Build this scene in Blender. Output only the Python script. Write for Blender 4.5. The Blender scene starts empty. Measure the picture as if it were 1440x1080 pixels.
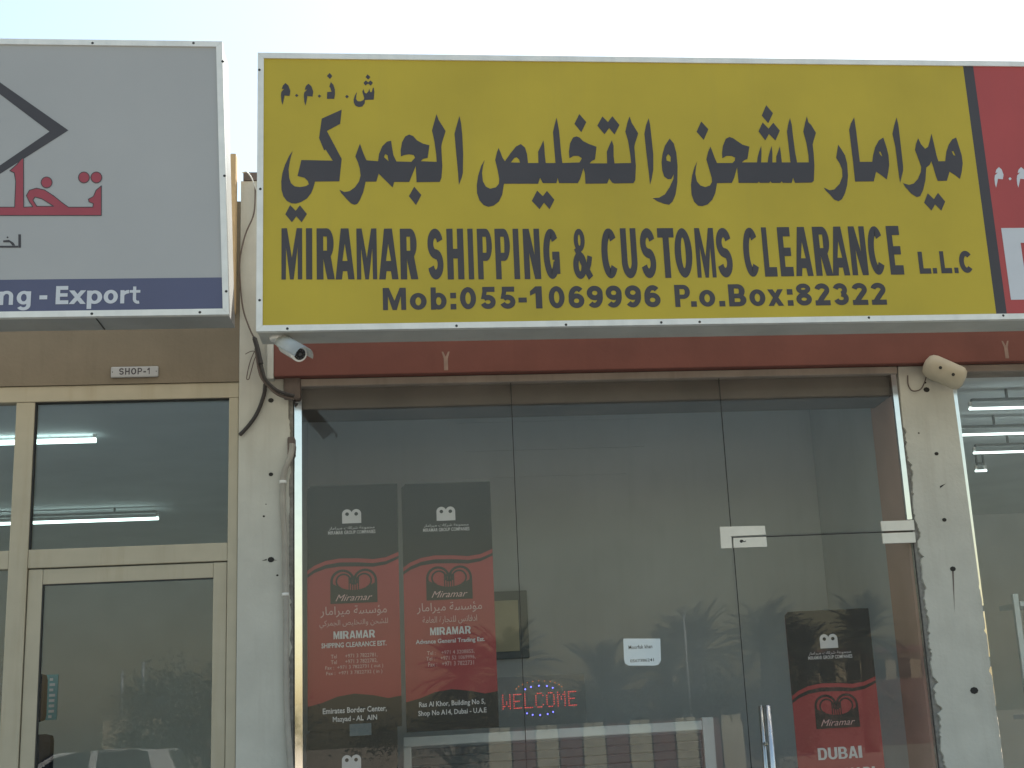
import bpy, bmesh, math, random
from mathutils import Vector, Matrix
from mathutils.geometry import tessellate_polygon
random.seed(11)
S = bpy.context.scene
COL = S.collection
R = math.radians

# ------------------------------------------------------------------ camera
YAW, PITCH, ROLL = R(7.91), R(13.74), R(-3.31)
FPX, CX, CY = 1846.0, 841.0, 575.0            # focal length and principal point, photo pixels
CAM = Vector((0.0, -7.0, 1.25))
_f = Vector((math.sin(YAW)*math.cos(PITCH), math.cos(YAW)*math.cos(PITCH), math.sin(PITCH)))
_r = Vector((math.cos(YAW), -math.sin(YAW), 0))
_u = _r.cross(_f)
AX = math.cos(ROLL)*_r + math.sin(ROLL)*_u
AU = -math.sin(ROLL)*_r + math.cos(ROLL)*_u
cd = bpy.data.cameras.new('camera')
cd.sensor_width = 36; cd.lens = 36*FPX/1440
cd.shift_x = (720-CX)/1440; cd.shift_y = (CY-540)/1440
cd.clip_start = 0.05; cd.clip_end = 2000
cam = bpy.data.objects.new('camera', cd); COL.objects.link(cam)
cam.matrix_world = Matrix(((AX.x, AU.x, -_f.x, CAM.x), (AX.y, AU.y, -_f.y, CAM.y), (AX.z, AU.z, -_f.z, CAM.z), (0, 0, 0, 1)))
S.camera = cam

# ------------------------------------------------------------------ sky and sun (sun behind the shops, to the right)
SUN_EL, SUN_AZ = R(52), R(36)
w = bpy.data.worlds.new('World'); S.world = w; w.use_nodes = True
nt = w.node_tree
bg = nt.nodes['Background']; bg.inputs['Strength'].default_value = 0.10
sk = nt.nodes.new('ShaderNodeTexSky'); sk.sky_type = 'NISHITA'; sk.sun_disc = False
sk.sun_elevation = SUN_EL; sk.sun_rotation = SUN_AZ
sk.air_density = 2.0; sk.dust_density = 2.0; sk.ozone_density = 1.0; sk.altitude = 0
nt.links.new(sk.outputs[0], bg.inputs['Color'])
sl = bpy.data.lights.new('sun', 'SUN'); sl.energy = 5.0; sl.angle = R(0.6); sl.color = (1, .95, .86)
so = bpy.data.objects.new('sun', sl); COL.objects.link(so)
sd = Vector((math.sin(SUN_AZ)*math.cos(SUN_EL), math.cos(SUN_AZ)*math.cos(SUN_EL), math.sin(SUN_EL)))
so.rotation_euler = sd.to_track_quat('Z', 'Y').to_euler(); so.location = (6, 12, 14)
S.cycles.max_bounces = 16; S.cycles.diffuse_bounces = 10; S.cycles.transparent_max_bounces = 24
S.view_settings.view_transform = 'Standard'; S.view_settings.look = 'None'
S.view_settings.exposure = 1.02; S.view_settings.gamma = 1

# ------------------------------------------------------------------ helpers
def P(px, py, Y):
    """point of the plane y=Y that the photo shows at pixel px,py"""
    d = _f + AX*((px-CX)/FPX) - AU*((py-CY)/FPX)
    return CAM + d*((Y-CAM.y)/d.y)
def X(px, py, Y=0.0): return P(px, py, Y).x
def Z(px, py, Y=0.0): return P(px, py, Y).z

def tag(o, label=None, cat=None, group=None, kind=None):
    if label: o['label'] = label
    if cat: o['category'] = cat
    if group: o['group'] = group
    if kind: o['kind'] = kind
    return o
def thing(name, loc, label, cat, group=None):
    o = bpy.data.objects.new(name, None); COL.objects.link(o); o.location = loc
    o.empty_display_size = .1
    return tag(o, label, cat, group)
def origin(o):
    v = Vector(o.location)
    while o.parent: o = o.parent; v += Vector(o.location)
    return v
def link(name, bm, mats, parent=None, loc=None, smooth=False):
    """bm is in world coordinates; one mesh object, origin at its parent's (or loc)"""
    me = bpy.data.meshes.new(name)
    bmesh.ops.recalc_face_normals(bm, faces=bm.faces) if getattr(bm, 'fixn', False) else None
    base = origin(parent) if parent else Vector(loc if loc is not None else (0, 0, 0))
    bmesh.ops.translate(bm, verts=bm.verts, vec=-base)
    bm.to_mesh(me); bm.free()
    for m in (mats if isinstance(mats, (list, tuple)) else [mats]): me.materials.append(m)
    if smooth:
        for p in me.polygons: p.use_smooth = True
    o = bpy.data.objects.new(name, me); COL.objects.link(o)
    if parent: o.parent = parent
    else: o.location = base
    return o
def copy_tree(o, parent=None):
    c = o.copy(); COL.objects.link(c)
    if parent: c.parent = parent
    for ch in [q for q in bpy.data.objects if q.parent == o]: copy_tree(ch, c)
    return c
def B(): return bmesh.new()
def box(bm, x0, x1, y0, y1, z0, z1, bev=0, mi=0):
    vs = [bm.verts.new((x, y, z)) for x in (x0, x1) for y in (y0, y1) for z in (z0, z1)]
    fs = [bm.faces.new([vs[i] for i in q]) for q in ((0,1,3,2),(4,6,7,5),(0,4,5,1),(2,3,7,6),(0,2,6,4),(1,5,7,3))]
    for f in fs: f.material_index = mi
    if bev:
        es = list({e for f in fs for e in f.edges})
        bmesh.ops.bevel(bm, geom=es, offset=bev, segments=2, affect='EDGES', profile=.6)
def hexa(bm, q0, q1, mi=0):
    """solid between two quads (lists of 4 points, same order)"""
    a = [bm.verts.new(p) for p in q0]; b = [bm.verts.new(p) for p in q1]
    fs = [bm.faces.new(a), bm.faces.new(b[::-1])]
    for i in range(4): fs.append(bm.faces.new((a[i], b[i], b[(i+1) % 4], a[(i+1) % 4])))
    for f in fs: f.material_index = mi
    bmesh.ops.recalc_face_normals(bm, faces=fs)
def prism(bm, pts, y0, y1, mi=0):
    """polygon in x,z extruded from y0 to y1"""
    a = [bm.verts.new((x, y0, z)) for x, z in pts]; b = [bm.verts.new((x, y1, z)) for x, z in pts]
    n = len(pts); fs = []
    for t in tessellate_polygon([[Vector((x, 0, z)) for x, z in pts]]):
        for L in (a, b):
            try: fs.append(bm.faces.new([L[i] for i in t]))
            except ValueError: pass
    for i in range(n): fs.append(bm.faces.new((a[i], a[(i+1) % n], b[(i+1) % n], b[i])))
    for f in fs: f.material_index = mi
    bmesh.ops.recalc_face_normals(bm, faces=fs)
def flat(bm, loops, Y, mi=0):
    """flat filled outline (first loop) with holes, x,z pairs, facing -y"""
    vv = [Vector((x, 0, z)) for L in loops for x, z in L]
    bv = [bm.verts.new((v.x, Y, v.z)) for v in vv]
    for t in tessellate_polygon([[Vector((x, 0, z)) for x, z in L] for L in loops]):
        a, b, c = (vv[i] for i in t)
        n = (b-a).cross(c-a).y
        try: f = bm.faces.new([bv[i] for i in (t if n < 0 else t[::-1])])
        except ValueError: continue
        f.material_index = mi
def smooth_path(pts, n=6):
    pts = [Vector(p) for p in pts]
    if len(pts) < 3: return pts
    out = []
    for i in range(len(pts)-1):
        p0 = pts[max(i-1, 0)]; p1 = pts[i]; p2 = pts[i+1]; p3 = pts[min(i+2, len(pts)-1)]
        for k in range(n):
            t = k/n
            out.append(.5*((2*p1)+(p2-p0)*t+(2*p0-5*p1+4*p2-p3)*t*t+(3*p1-p0-3*p2+p3)*t**3))
    return out+[pts[-1]]
def tube(bm, pts, rad, seg=8, mi=0, caps=True):
    pts = [Vector(p) for p in pts]
    rads = rad if isinstance(rad, (list, tuple)) else [rad]*len(pts)
    rings = []; ref = None
    for i, p in enumerate(pts):
        t = (pts[min(i+1, len(pts)-1)]-pts[max(i-1, 0)]).normalized()
        if ref is None: ref = t.orthogonal().normalized()
        ref = (ref-t*ref.dot(t)).normalized(); bi = t.cross(ref)
        rings.append([bm.verts.new(p+(ref*math.cos(2*math.pi*k/seg)+bi*math.sin(2*math.pi*k/seg))*rads[i]) for k in range(seg)])
    for i in range(len(rings)-1):
        for k in range(seg):
            f = bm.faces.new((rings[i][k], rings[i][(k+1) % seg], rings[i+1][(k+1) % seg], rings[i+1][k]))
            f.smooth = True; f.material_index = mi
    if caps:
        for L in (rings[0][::-1], rings[-1]):
            f = bm.faces.new(L); f.material_index = mi
def disc(bm, c, r, Y, seg=10, mi=0, ry=None):
    flat(bm, [[(c[0]+r*math.cos(2*math.pi*k/seg), c[1]+(ry or r)*math.sin(2*math.pi*k/seg)) for k in range(seg)]], Y, mi)

# ------------------------------------------------------------------ materials
def mat(name, col, rough=.6, metal=0., var=.12, scale=6., bump=0., bscale=60., spec=.5, streak=0., stain=None):
    m = bpy.data.materials.new(name); m.use_nodes = True
    n = m.node_tree.nodes; l = m.node_tree.links; b = n['Principled BSDF']
    b.inputs['Roughness'].default_value = rough; b.inputs['Metallic'].default_value = metal
    b.inputs['Specular IOR Level'].default_value = spec
    tc = n.new('ShaderNodeTexCoord'); out = None
    ns = n.new('ShaderNodeTexNoise'); ns.inputs['Scale'].default_value = scale; ns.inputs['Detail'].default_value = 7
    l.new(tc.outputs['Object'], ns.inputs['Vector'])
    mx = n.new('ShaderNodeMix'); mx.data_type = 'RGBA'
    mx.inputs[6].default_value = (*[c*(1-var) for c in col], 1); mx.inputs[7].default_value = (*[min(1, c*(1+var)) for c in col], 1)
    cr = n.new('ShaderNodeMapRange'); cr.inputs[1].default_value = .3; cr.inputs[2].default_value = .7
    l.new(ns.outputs[0], cr.inputs[0]); l.new(cr.outputs[0], mx.inputs[0]); out = mx.outputs[2]
    if streak or stain:
        mp = n.new('ShaderNodeMapping'); mp.inputs['Scale'].default_value = (9, 9, .7) if streak else (2.2, 2.2, 2.2)
        l.new(tc.outputs['Object'], mp.inputs[0])
        n2 = n.new('ShaderNodeTexNoise'); n2.inputs['Scale'].default_value = 1.6; n2.inputs['Detail'].default_value = 8; n2.inputs['Roughness'].default_value = .65
        l.new(mp.outputs[0], n2.inputs['Vector'])
        r2 = n.new('ShaderNodeMapRange'); r2.inputs[1].default_value = .52; r2.inputs[2].default_value = .78; r2.inputs[4].default_value = streak or .5
        l.new(n2.outputs[0], r2.inputs[0])
        m2 = n.new('ShaderNodeMix'); m2.data_type = 'RGBA'
        sc = stain or [c*.55 for c in col]
        l.new(r2.outputs[0], m2.inputs[0]); l.new(out, m2.inputs[6]); m2.inputs[7].default_value = (*sc, 1); out = m2.outputs[2]
    l.new(out, b.inputs['Base Color'])
    rr = n.new('ShaderNodeMapRange'); rr.inputs[3].default_value = max(0, rough-.08); rr.inputs[4].default_value = min(1, rough+.08)
    l.new(ns.outputs[0], rr.inputs[0]); l.new(rr.outputs[0], b.inputs['Roughness'])
    if bump:
        n3 = n.new('ShaderNodeTexNoise'); n3.inputs['Scale'].default_value = bscale; n3.inputs['Detail'].default_value = 5
        l.new(tc.outputs['Object'], n3.inputs['Vector'])
        bp = n.new('ShaderNodeBump'); bp.inputs['Strength'].default_value = bump; bp.inputs['Distance'].default_value = .01
        l.new(n3.outputs[0], bp.inputs['Height']); l.new(bp.outputs[0], b.inputs['Normal'])
    return m
def emit(name, col, st):
    m = bpy.data.materials.new(name); m.use_nodes = True
    b = m.node_tree.nodes['Principled BSDF']
    b.inputs['Base Color'].default_value = (*[c*.5 for c in col], 1)
    b.inputs['Emission Color'].default_value = (*col, 1); b.inputs['Emission Strength'].default_value = st
    return m
def glass_mat(name, tint, k):
    m = bpy.data.materials.new(name); m.use_nodes = True
    n = m.node_tree.nodes; l = m.node_tree.links
    n.remove(n['Principled BSDF']); out = n['Material Output']
    tr = n.new('ShaderNodeBsdfTransparent'); tr.inputs[0].default_value = (*tint, 1)
    gl = n.new('ShaderNodeBsdfGlossy'); gl.inputs['Roughness'].default_value = .0; gl.inputs[0].default_value = (1, 1, 1, 1)
    fr = n.new('ShaderNodeFresnel'); fr.inputs[0].default_value = 1.5
    mu = n.new('ShaderNodeMath'); mu.operation = 'MULTIPLY'; mu.inputs[1].default_value = k
    gm = n.new('ShaderNodeNewGeometry'); iv = n.new('ShaderNodeMath'); iv.operation = 'SUBTRACT'; iv.inputs[0].default_value = 1
    m2 = n.new('ShaderNodeMath'); m2.operation = 'MULTIPLY'; m2.use_clamp = True
    l.new(fr.outputs[0], mu.inputs[0]); l.new(gm.outputs['Backfacing'], iv.inputs[1])
    l.new(mu.outputs[0], m2.inputs[0]); l.new(iv.outputs[0], m2.inputs[1])
    # a thin film of dust and wiping marks on the pane
    tc = n.new('ShaderNodeTexCoord'); ns = n.new('ShaderNodeTexNoise'); ns.inputs['Scale'].default_value = 2.3; ns.inputs['Detail'].default_value = 8
    l.new(tc.outputs['Object'], ns.inputs['Vector'])
    mr = n.new('ShaderNodeMapRange'); mr.inputs[1].default_value = .35; mr.inputs[2].default_value = .75; mr.inputs[3].default_value = .001; mr.inputs[4].default_value = .012
    l.new(ns.outputs[0], mr.inputs[0])
    df = n.new('ShaderNodeBsdfDiffuse'); df.inputs[0].default_value = (.5, .48, .43, 1)
    mix = n.new('ShaderNodeMixShader'); mx2 = n.new('ShaderNodeMixShader')
    l.new(mr.outputs[0], mx2.inputs[0]); l.new(tr.outputs[0], mx2.inputs[1]); l.new(df.outputs[0], mx2.inputs[2])
    l.new(m2.outputs[0], mix.inputs[0]); l.new(mx2.outputs[0], mix.inputs[1]); l.new(gl.outputs[0], mix.inputs[2])
    l.new(mix.outputs[0], out.inputs[0])
    return m
def vinyl(name, col, var=.09):
    m = mat(name, col, .42, var=var, scale=1.6, bump=.12, bscale=5, spec=.35, streak=.16, stain=[.72*c_+.03 for c_ in col])
    return m

M = dict(
    yellow=vinyl('yellow_vinyl', (.51, .395, .040)),
    signred=vinyl('red_vinyl', (.42, .075, .075)),
    signwhite=mat('white_vinyl', (.41, .42, .425), .5, var=.05, scale=1.2, streak=.10, stain=(.38, .39, .40)),
    signblue=vinyl('blue_vinyl', (.10, .11, .19)),
    ink=mat('dark_ink', (.062, .057, .064), .45, var=.1, scale=3, spec=.4),
    inkred=mat('red_ink', (.36, .075, .10), .5, var=.06, spec=.3),
    inkwhite=mat('white_ink', (.62, .65, .70), .5, var=.04, spec=.3),
    alu=mat('mill_aluminium', (.82, .82, .78), .45, .2, var=.08, scale=9, streak=.2, stain=(.40, .40, .39)),
    sheet=mat('grey_sheet_steel', (.42, .43, .42), .5, .3, var=.1, scale=3, streak=.25),
    sheetdull=mat('dull_soffit_sheet', (.56, .56, .51), .6, .1, var=.1, scale=3, streak=.25),
    screw=mat('dark_screw', (.05, .05, .05), .5, .6),
    plaster=mat('cream_plaster', (.53, .52, .46), .85, var=.07, scale=5, bump=.25, bscale=45, streak=.28, stain=(.36, .32, .26), spec=.2),
    plasterwarm=mat('beige_plaster', (.46, .40, .32), .85, var=.07, scale=4, bump=.22, bscale=45, streak=.22, stain=(.33, .28, .22), spec=.2),
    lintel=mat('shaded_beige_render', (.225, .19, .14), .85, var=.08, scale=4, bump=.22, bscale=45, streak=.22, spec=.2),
    mortar=mat('broken_mortar', (.26, .25, .23), .95, var=.25, scale=30, bump=.7, bscale=60, spec=.1),
    hole=mat('dark_hole', (.03, .028, .025), .9),
    redpaint=mat('red_brown_paint', (.18, .067, .053), .6, var=.10, scale=4, bump=.1, bscale=30, streak=.25, stain=(.22, .085, .06), spec=.3),
    frame=mat('beige_coated_aluminium', (.44, .395, .295), .5, .05, var=.06, scale=7, streak=.45, stain=(.33, .26, .16)),
    glass=glass_mat('window_glass', (.98, .99, .985), .95),
    glassl=glass_mat('tinted_glass', (.90, .91, .91), .95),
    chrome=mat('polished_channel', (.86, .87, .88), .08, 1., var=.04, scale=20),
    steel=mat('brushed_handle_steel', (.72, .70, .66), .25, 1., var=.06, scale=30),
    patch=mat('cream_patch_plate', (.74, .72, .64), .5, var=.05, scale=14, streak=.12),
    seam=mat('black_silicone', (.02, .02, .02), .5),
    inwall=mat('interior_wall', (.84, .86, .84), .8, var=.05, scale=2),
    ingrey=mat('grey_partition', (.46, .485, .50), .75, var=.10, scale=1.3, streak=.12),
    inwallg=mat('side_shop_wall', (.82, .85, .86), .8, var=.05, scale=2),
    soffitrefl=mat('painted_soffit_reflection', (.13, .112, .10), .7, var=.2, scale=3),
    scrape=mat('scraped_render', (.30, .21, .17), .85, var=.2, scale=20),
    ledge=mat('dusty_ledge', (.33, .28, .235), .85, var=.12, scale=5, streak=.35, bump=.1),
    inceil=mat('interior_ceiling', (.88, .90, .90), .8, var=.04, scale=2),
    infloor=mat('interior_tiles', (.66, .64, .60), .35, var=.08, scale=3),
    pier=mat('pink_brown_pier', (.40, .26, .22), .7, var=.1, scale=3, bump=.1),
    bblack=mat('banner_black', (.020, .018, .018), .4, var=.15, scale=4, spec=.4),
    bred=mat('banner_red', (.27, .042, .042), .45, var=.08, scale=3, spec=.4),
    btext=mat('banner_text', (.50, .47, .46), .5, var=.03),
    bpink=mat('banner_pale_text', (.47, .29, .27), .5, var=.03),
    paper=mat('white_paper', (.78, .82, .86), .7, var=.03),
    cable=mat('black_cable', (.035, .03, .028), .55, var=.2, scale=20),
    cablebrown=mat('dusty_brown_cable', (.13, .10, .085), .7, var=.2, scale=20),
    cablewhite=mat('white_cable', (.6, .6, .56), .5),
    conduit=mat('grey_pvc_conduit', (.33, .31, .27), .6, var=.15, scale=10, streak=.5, stain=(.25, .20, .13)),
    clip=mat('white_clip', (.75, .74, .70), .5),
    camwhite=mat('white_camera_plastic', (.82, .83, .80), .35, var=.04, scale=15),
    lens=mat('black_lens', (.012, .012, .014), .12, spec=.8),
    ring=mat('lens_ring', (.10, .10, .10), .3),
    beige=mat('beige_plastic', (.50, .45, .34), .55, var=.06, scale=12, streak=.15),
    wood=mat('raw_timber', (.52, .36, .19), .7, var=.15, scale=9),
    counter=mat('white_counter_frame', (.62, .68, .68), .4, var=.04),
    slat=mat('grey_slat_panel', (.10, .12, .13), .5, var=.1),
    tube=emit('fluorescent_tube', (.74, 1.0, .95), 1.9),
    tubew=emit('cool_white_tube', (.84, 1.0, .97), 1.5),
    ledr=emit('red_led', (1, .08, .07), .55),
    ledb=emit('blue_led', (.15, .15, 1), 2.2),
    ledo=emit('orange_led', (1, .25, .05), .35),
    smoked=glass_mat('smoked_acrylic', (.93, .93, .93), .2),
    board=mat('cream_notice_board', (.46, .42, .30), .7, var=.15, scale=4),
    greyframe=mat('grey_board_frame', (.22, .23, .23), .5),
    cyan=mat('cyan_poster', (.12, .42, .50), .5, var=.1),
    chair=mat('dark_chair_fabric', (.014, .016, .03), .8),
    sand=mat('sandy_ground', (.34, .28, .21), .95, var=.2, scale=.6, bump=.3, bscale=8, spec=.1),
    asphalt=mat('asphalt', (.15, .145, .135), .9, var=.25, scale=8, bump=.3, bscale=120, spec=.2),
    paving=mat('pavement', (.40, .38, .34), .85, var=.15, scale=3, bump=.2, bscale=40),
    bcream=mat('barrier_cream', (.74, .68, .50), .8, var=.15, scale=3, streak=.3),
    bmaroon=mat('barrier_maroon', (.34, .19, .165), .8, var=.15, scale=3, streak=.3),
    trunk=mat('palm_trunk', (.16, .11, .07), .95, var=.3, scale=12, bump=.8, bscale=18),
    frond=mat('palm_leaf', (.028, .036, .018), .6, var=.35, scale=2),
    bush=mat('shrub_leaf', (.050, .062, .028), .7, var=.4, scale=2),
    carwhite=mat('white_car_paint', (.74, .74, .72), .2, var=.02, spec=.6),
    cardark=mat('dark_car_paint', (.05, .055, .065), .2, var=.05, spec=.6),
    carglass=mat('car_glass', (.012, .014, .016), .05, spec=.7),
    tyre=mat('tyre_rubber', (.02, .02, .02), .9),
    rim=mat('wheel_rim', (.55, .55, .56), .3, .9),
    lampred=mat('tail_lamp', (.35, .02, .02), .2),
    lampclear=mat('head_lamp', (.75, .77, .78), .15),
    farwall=mat('far_cream_wall', (.52, .43, .28), .85, var=.1, scale=.7, streak=.25),
    farbase=mat('far_maroon_base', (.22, .11, .09), .85, var=.12, scale=1),
    pole=mat('galvanised_pole', (.38, .39, .39), .5, .5),
)

# ------------------------------------------------------------------ lettering
def arc(cx, cy, rx, ry, a0, a1, n=16):
    return [(cx+rx*math.cos(R(a0+(a1-a0)*i/n)), cy+ry*math.sin(R(a0+(a1-a0)*i/n))) for i in range(n+1)]
def ribbon(pts, tx, ty):
    """outline of a stroke whose pen is tx wide and ty high"""
    L, Rr = [], []
    for i, (x, y) in enumerate(pts):
        a = pts[max(i-1, 0)]; b = pts[min(i+1, len(pts)-1)]
        dx, dy = b[0]-a[0], b[1]-a[1]
        # normal for an elliptic pen
        nx, ny = -dy*tx, dx*ty
        h = math.hypot(nx, ny) or 1
        ox, oy = nx/h*tx/2, ny/h*ty/2
        L.append((x+ox, y+oy)); Rr.append((x-ox, y-oy))
    return ('rib', L, Rr)
def rect(x0, x1, y0, y1): return ('poly', [[(x0, y0), (x1, y0), (x1, y1), (x0, y1)]])
def ringp(cx, cy, rx, ry, tx, ty, n=28):
    return ('poly', [arc(cx, cy, rx, ry, 0, 360-360/n, n-1), arc(cx, cy, rx-tx, ry-ty, 0, 360-360/n, n-1)])
def bowl(x0, x1, y0, y1, tx, ty):
    """D shaped bowl with its straight stem side open at x0"""
    ry = (y1-y0)/2; cy = (y0+y1)/2; rx = min((x1-x0)*.62, x1-x0)
    c = x1-rx
    return ('poly', [[(x0, y0)]+arc(c, cy, rx, ry, -90, 90, 14)+[(x0, y1), (x0, y1-ty)]+arc(c, cy, rx-tx, ry-ty, 90, -90, 14)+[(x0, y0+ty)]])
def glyph(ch, tx=.34, ty=.2):
    h = tx/2; v = ty/2; o = []
    rx = .5-h
    if ch == 'I': o = [rect(0, 1, 0, 1)]
    elif ch == 'H': o = [rect(0, tx, 0, 1), rect(1-tx, 1, 0, 1), rect(tx*.9, 1-tx*.9, .41, .41+ty)]
    elif ch == 'T': o = [rect(0, 1, 1-ty, 1), rect(.5-h, .5+h, 0, 1-ty*.9)]
    elif ch == 'L': o = [rect(0, tx*1.1, 0, 1), rect(tx, 1, 0, ty)]
    elif ch == 'E': o = [rect(0, tx*1.1, 0, 1), rect(tx, 1, 0, ty), rect(tx, .95, 1-ty, 1), rect(tx, .92, .41, .41+ty*.9)]
    elif ch == 'M':
        s = tx*.78
        o = [('poly', [[(0, 0), (s, 0), (s*1.05, .62), (.5-s*.42, 0), (.5+s*.42, 0), (1-s*1.05, .62), (1-s, 0), (1, 0), (1, 1), (1-s*1.25, 1), (.5, .42), (s*1.25, 1), (0, 1)]])]
    elif ch == 'N':
        o = [('poly', [[(0, 0), (tx*.92, 0), (tx*.92, .52), (1-tx*1.0, 0), (1, 0), (1, 1), (1-tx*.92, 1), (1-tx*.92, .48), (tx*1.0, 1), (0, 1)]])]
    elif ch == 'A':
        s = tx*.9
        o = [('poly', [[(0, 0), (s, 0), (s+.055, .16), (1-s-.055, .16), (1-s, 0), (1, 0), (.5+s*.62, 1), (.5-s*.62, 1)], [(.5-.135, .36), (.5, .70), (.5+.135, .36)]])]
    elif ch == 'P': o = [rect(0, tx, 0, 1), bowl(tx*.95, 1, .36, 1, tx, ty*.85)]
    elif ch == 'D': o = [rect(0, tx, 0, 1), bowl(tx*.95, 1, 0, 1, tx, ty)]
    elif ch == 'B': o = [rect(0, tx, 0, 1), bowl(tx*.95, 1, 0, .56, tx, ty*.85), bowl(tx*.95, .94, .56-ty*.8, 1, tx, ty*.85)]
    elif ch == 'R': o = [rect(0, tx, 0, 1), bowl(tx*.95, .95, .40, 1, tx, ty*.85), ('poly', [[(.36, .42), (1-tx*1.1, 0), (1, 0), (.78, .46)]])]
    elif ch in 'O0': o = [ringp(.5, .5, .5, .5, tx, ty)]
    elif ch == 'C': o = [ribbon(arc(.5, .5, rx, .5-v, 42, 318, 26), tx, ty)]
    elif ch == 'G': o = [ribbon(arc(.5, .5, rx, .5-v, 42, 335, 26), tx, ty), rect(.55, 1, .38, .38+ty*.85), rect(1-tx*.9, 1, .10, .44)]
    elif ch == 'U': o = [ribbon([(h, 1), (h, .7)]+arc(.5, .3+v*.4, rx, .3-v*.6, 180, 360, 16)+[(1-h, .7), (1-h, 1)], tx, ty)]
    elif ch == 'S':
        r2 = (.5-v)/2
        o = [ribbon(arc(.5, .5+r2, rx, r2, 15, 262, 18)+[(.56, .485)]+arc(.5, .5-r2, rx, r2, 80, -165, 18), tx*1.02, ty*1.02)]
    elif ch == '2':
        o = [ribbon(arc(.5, .70, rx, .30-v, 170, -38, 16)+[(.42, .30), (tx*.62, .08)], tx, ty), rect(0, 1, 0, ty)]
    elif ch == '3':
        r2 = (.5-v)/2
        o = [ribbon(arc(.47, .5+r2, rx*.92, r2, 165, -75, 16), tx, ty), ribbon(arc(.5, .5-r2, rx, r2, 85, -165, 16), tx, ty)]
    elif ch == '5':
        o = [rect(.16, .95, 1-ty, 1), ('poly', [[(.16, 1-ty*.9), (.16+tx*.85, 1-ty*.9), (.05+tx*.9, .45), (.05, .45)]]), ribbon(arc(.5, .32, rx, .32-v, 140, -162, 18), tx, ty)]
    elif ch == '6':
        o = [ringp(.5, .33, .5, .33, tx, ty), ribbon([(h, .33), (h*1.02, .45)]+arc(.54, .5, .54-h, .5-v, 172, 48, 12), tx, ty)]
    elif ch == '9':
        o = [ringp(.5, .67, .5, .33, tx, ty), ribbon([(1-h, .67), (1-h*1.02, .55)]+arc(.46, .5, .54-h, .5-v, -8, -132, 12), tx, ty)]
    elif ch == '8': o = [ringp(.5, .29, .5, .29, tx, ty*.95), ringp(.5, .76, .46, .24, tx*.95, ty*.85)]
    elif ch == '1': o = [rect(1-tx*1.35, 1, 0, 1), ('poly', [[(1-tx*1.3, 1), (.0, .78), (.0, .58), (1-tx*1.3, .70)]])]
    elif ch == '&':
        o = [ringp(.40, .77, .30, .23, tx*.62, ty*.62), ringp(.37, .27, .37, .27, tx*.8, ty*.8), ribbon([(.22, .62), (.5, .36), (.93, .02)], tx*.8, ty*.8), ribbon([(.93, .45), (.86, .30), (.66, .10)], tx*.7, ty*.7)]
    elif ch == ':': o = [rect(0, 1, 0, .25), rect(0, 1, .50, .75)]
    elif ch == '.': o = [rect(0, 1, 0, .25)]
    elif ch == '-': o = [rect(0, 1, .28, .50)]
    elif ch == 'o': o = [ringp(.5, .38, .5, .38, tx, ty*.85)]
    elif ch == 'b': o = [rect(0, tx, 0, 1), ringp(.5, .38, .5, .38, tx, ty*.85)]
    elif ch == 'x': o = [('poly', [[(0, 0), (tx*1.05, 0), (1, .75), (1-tx*1.05, .75)]]), ('poly', [[(1-tx*1.05, 0), (1, 0), (tx*1.05, .75), (0, .75)]])]
    elif ch == 'n': o = [rect(0, tx, 0, .73), ribbon([(1-h, 0), (1-h, .3)]+arc(.52, .48, .48-h, .25-v*.4, 0, 165, 12), tx, ty*.8)]
    elif ch == 'r': o = [rect(0, tx*1.5, 0, .73), ribbon(arc(1.0, .40, .72, .29-v*.4, 165, 92, 8), tx, ty*.9)]
    elif ch == 'p': o = [rect(0, tx, -.28, .73), ringp(.5, .365, .5, .375, tx, ty*.8)]
    elif ch == 'g': o = [ringp(.5, .385, .5, .375, tx, ty*.8), ribbon([(1-h, .73), (1-h, .0)]+arc(.5, -.02, .5-h, .26-v*.5, 0, -150, 12), tx, ty*.8)]
    elif ch == 't': o = [ribbon([(.46, .93), (.46, .3)]+arc(.80, .24, .34, .24-v*.5, 180, 290, 8), tx, ty*.8), rect(0, 1, .73-ty*.7, .73)]
    return o
LAYER = .00025
def put_glyph(bm, ch, x0, x1, z0, z1, Y, tx=.34, ty=.2):
    for k, g in enumerate(glyph(ch, tx, ty)):
        y = Y-k*LAYER
        T = lambda q: (x0+q[0]*(x1-x0), z0+q[1]*(z1-z0))
        if g[0] == 'poly': flat(bm, [[T(q) for q in L] for L in g[1]], y)
        else:
            a = [bm.verts.new((T(q)[0], y, T(q)[1])) for q in g[1]]; b = [bm.verts.new((T(q)[0], y, T(q)[1])) for q in g[2]]
            for i in range(len(a)-1):
                f = bm.faces.new((a[i], b[i], b[i+1], a[i+1])); f.normal_update()
                if f.normal.y > 0: f.normal_flip()
def line_px(bm, items, base, top, Y, tx, ty):
    """items: (char, x0, x1[, top scale]) in photo pixels along the baseline; base/top: ((x,y),(x,y))"""
    (bx0, by0), (bx1, by1) = base; (_, ty0), (_, ty1) = top
    for it in items:
        ch, a, b = it[:3]
        m = (a+b)/2; t = (m-bx0)/(bx1-bx0)
        yb = by0+(by1-by0)*t; yt = ty0+(ty1-ty0)*t
        z0 = Z(m, yb, Y); z1 = Z(m, yt, Y)
        wx = {'I': 1, '1': .40, 'M': .27, '.': 1}.get(ch, tx)
        put_glyph(bm, ch, X(a, yb, Y), X(b, yb, Y), z0, z1, Y, wx, ty)
def crop(ox, oy, k, pts): return [(ox+x/k, oy+y/k) for x, y in pts]
def px_shape(bm, loops, Y): flat(bm, [[(P(x, y, Y).x, P(x, y, Y).z) for x, y in L] for L in loops], Y)
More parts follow.
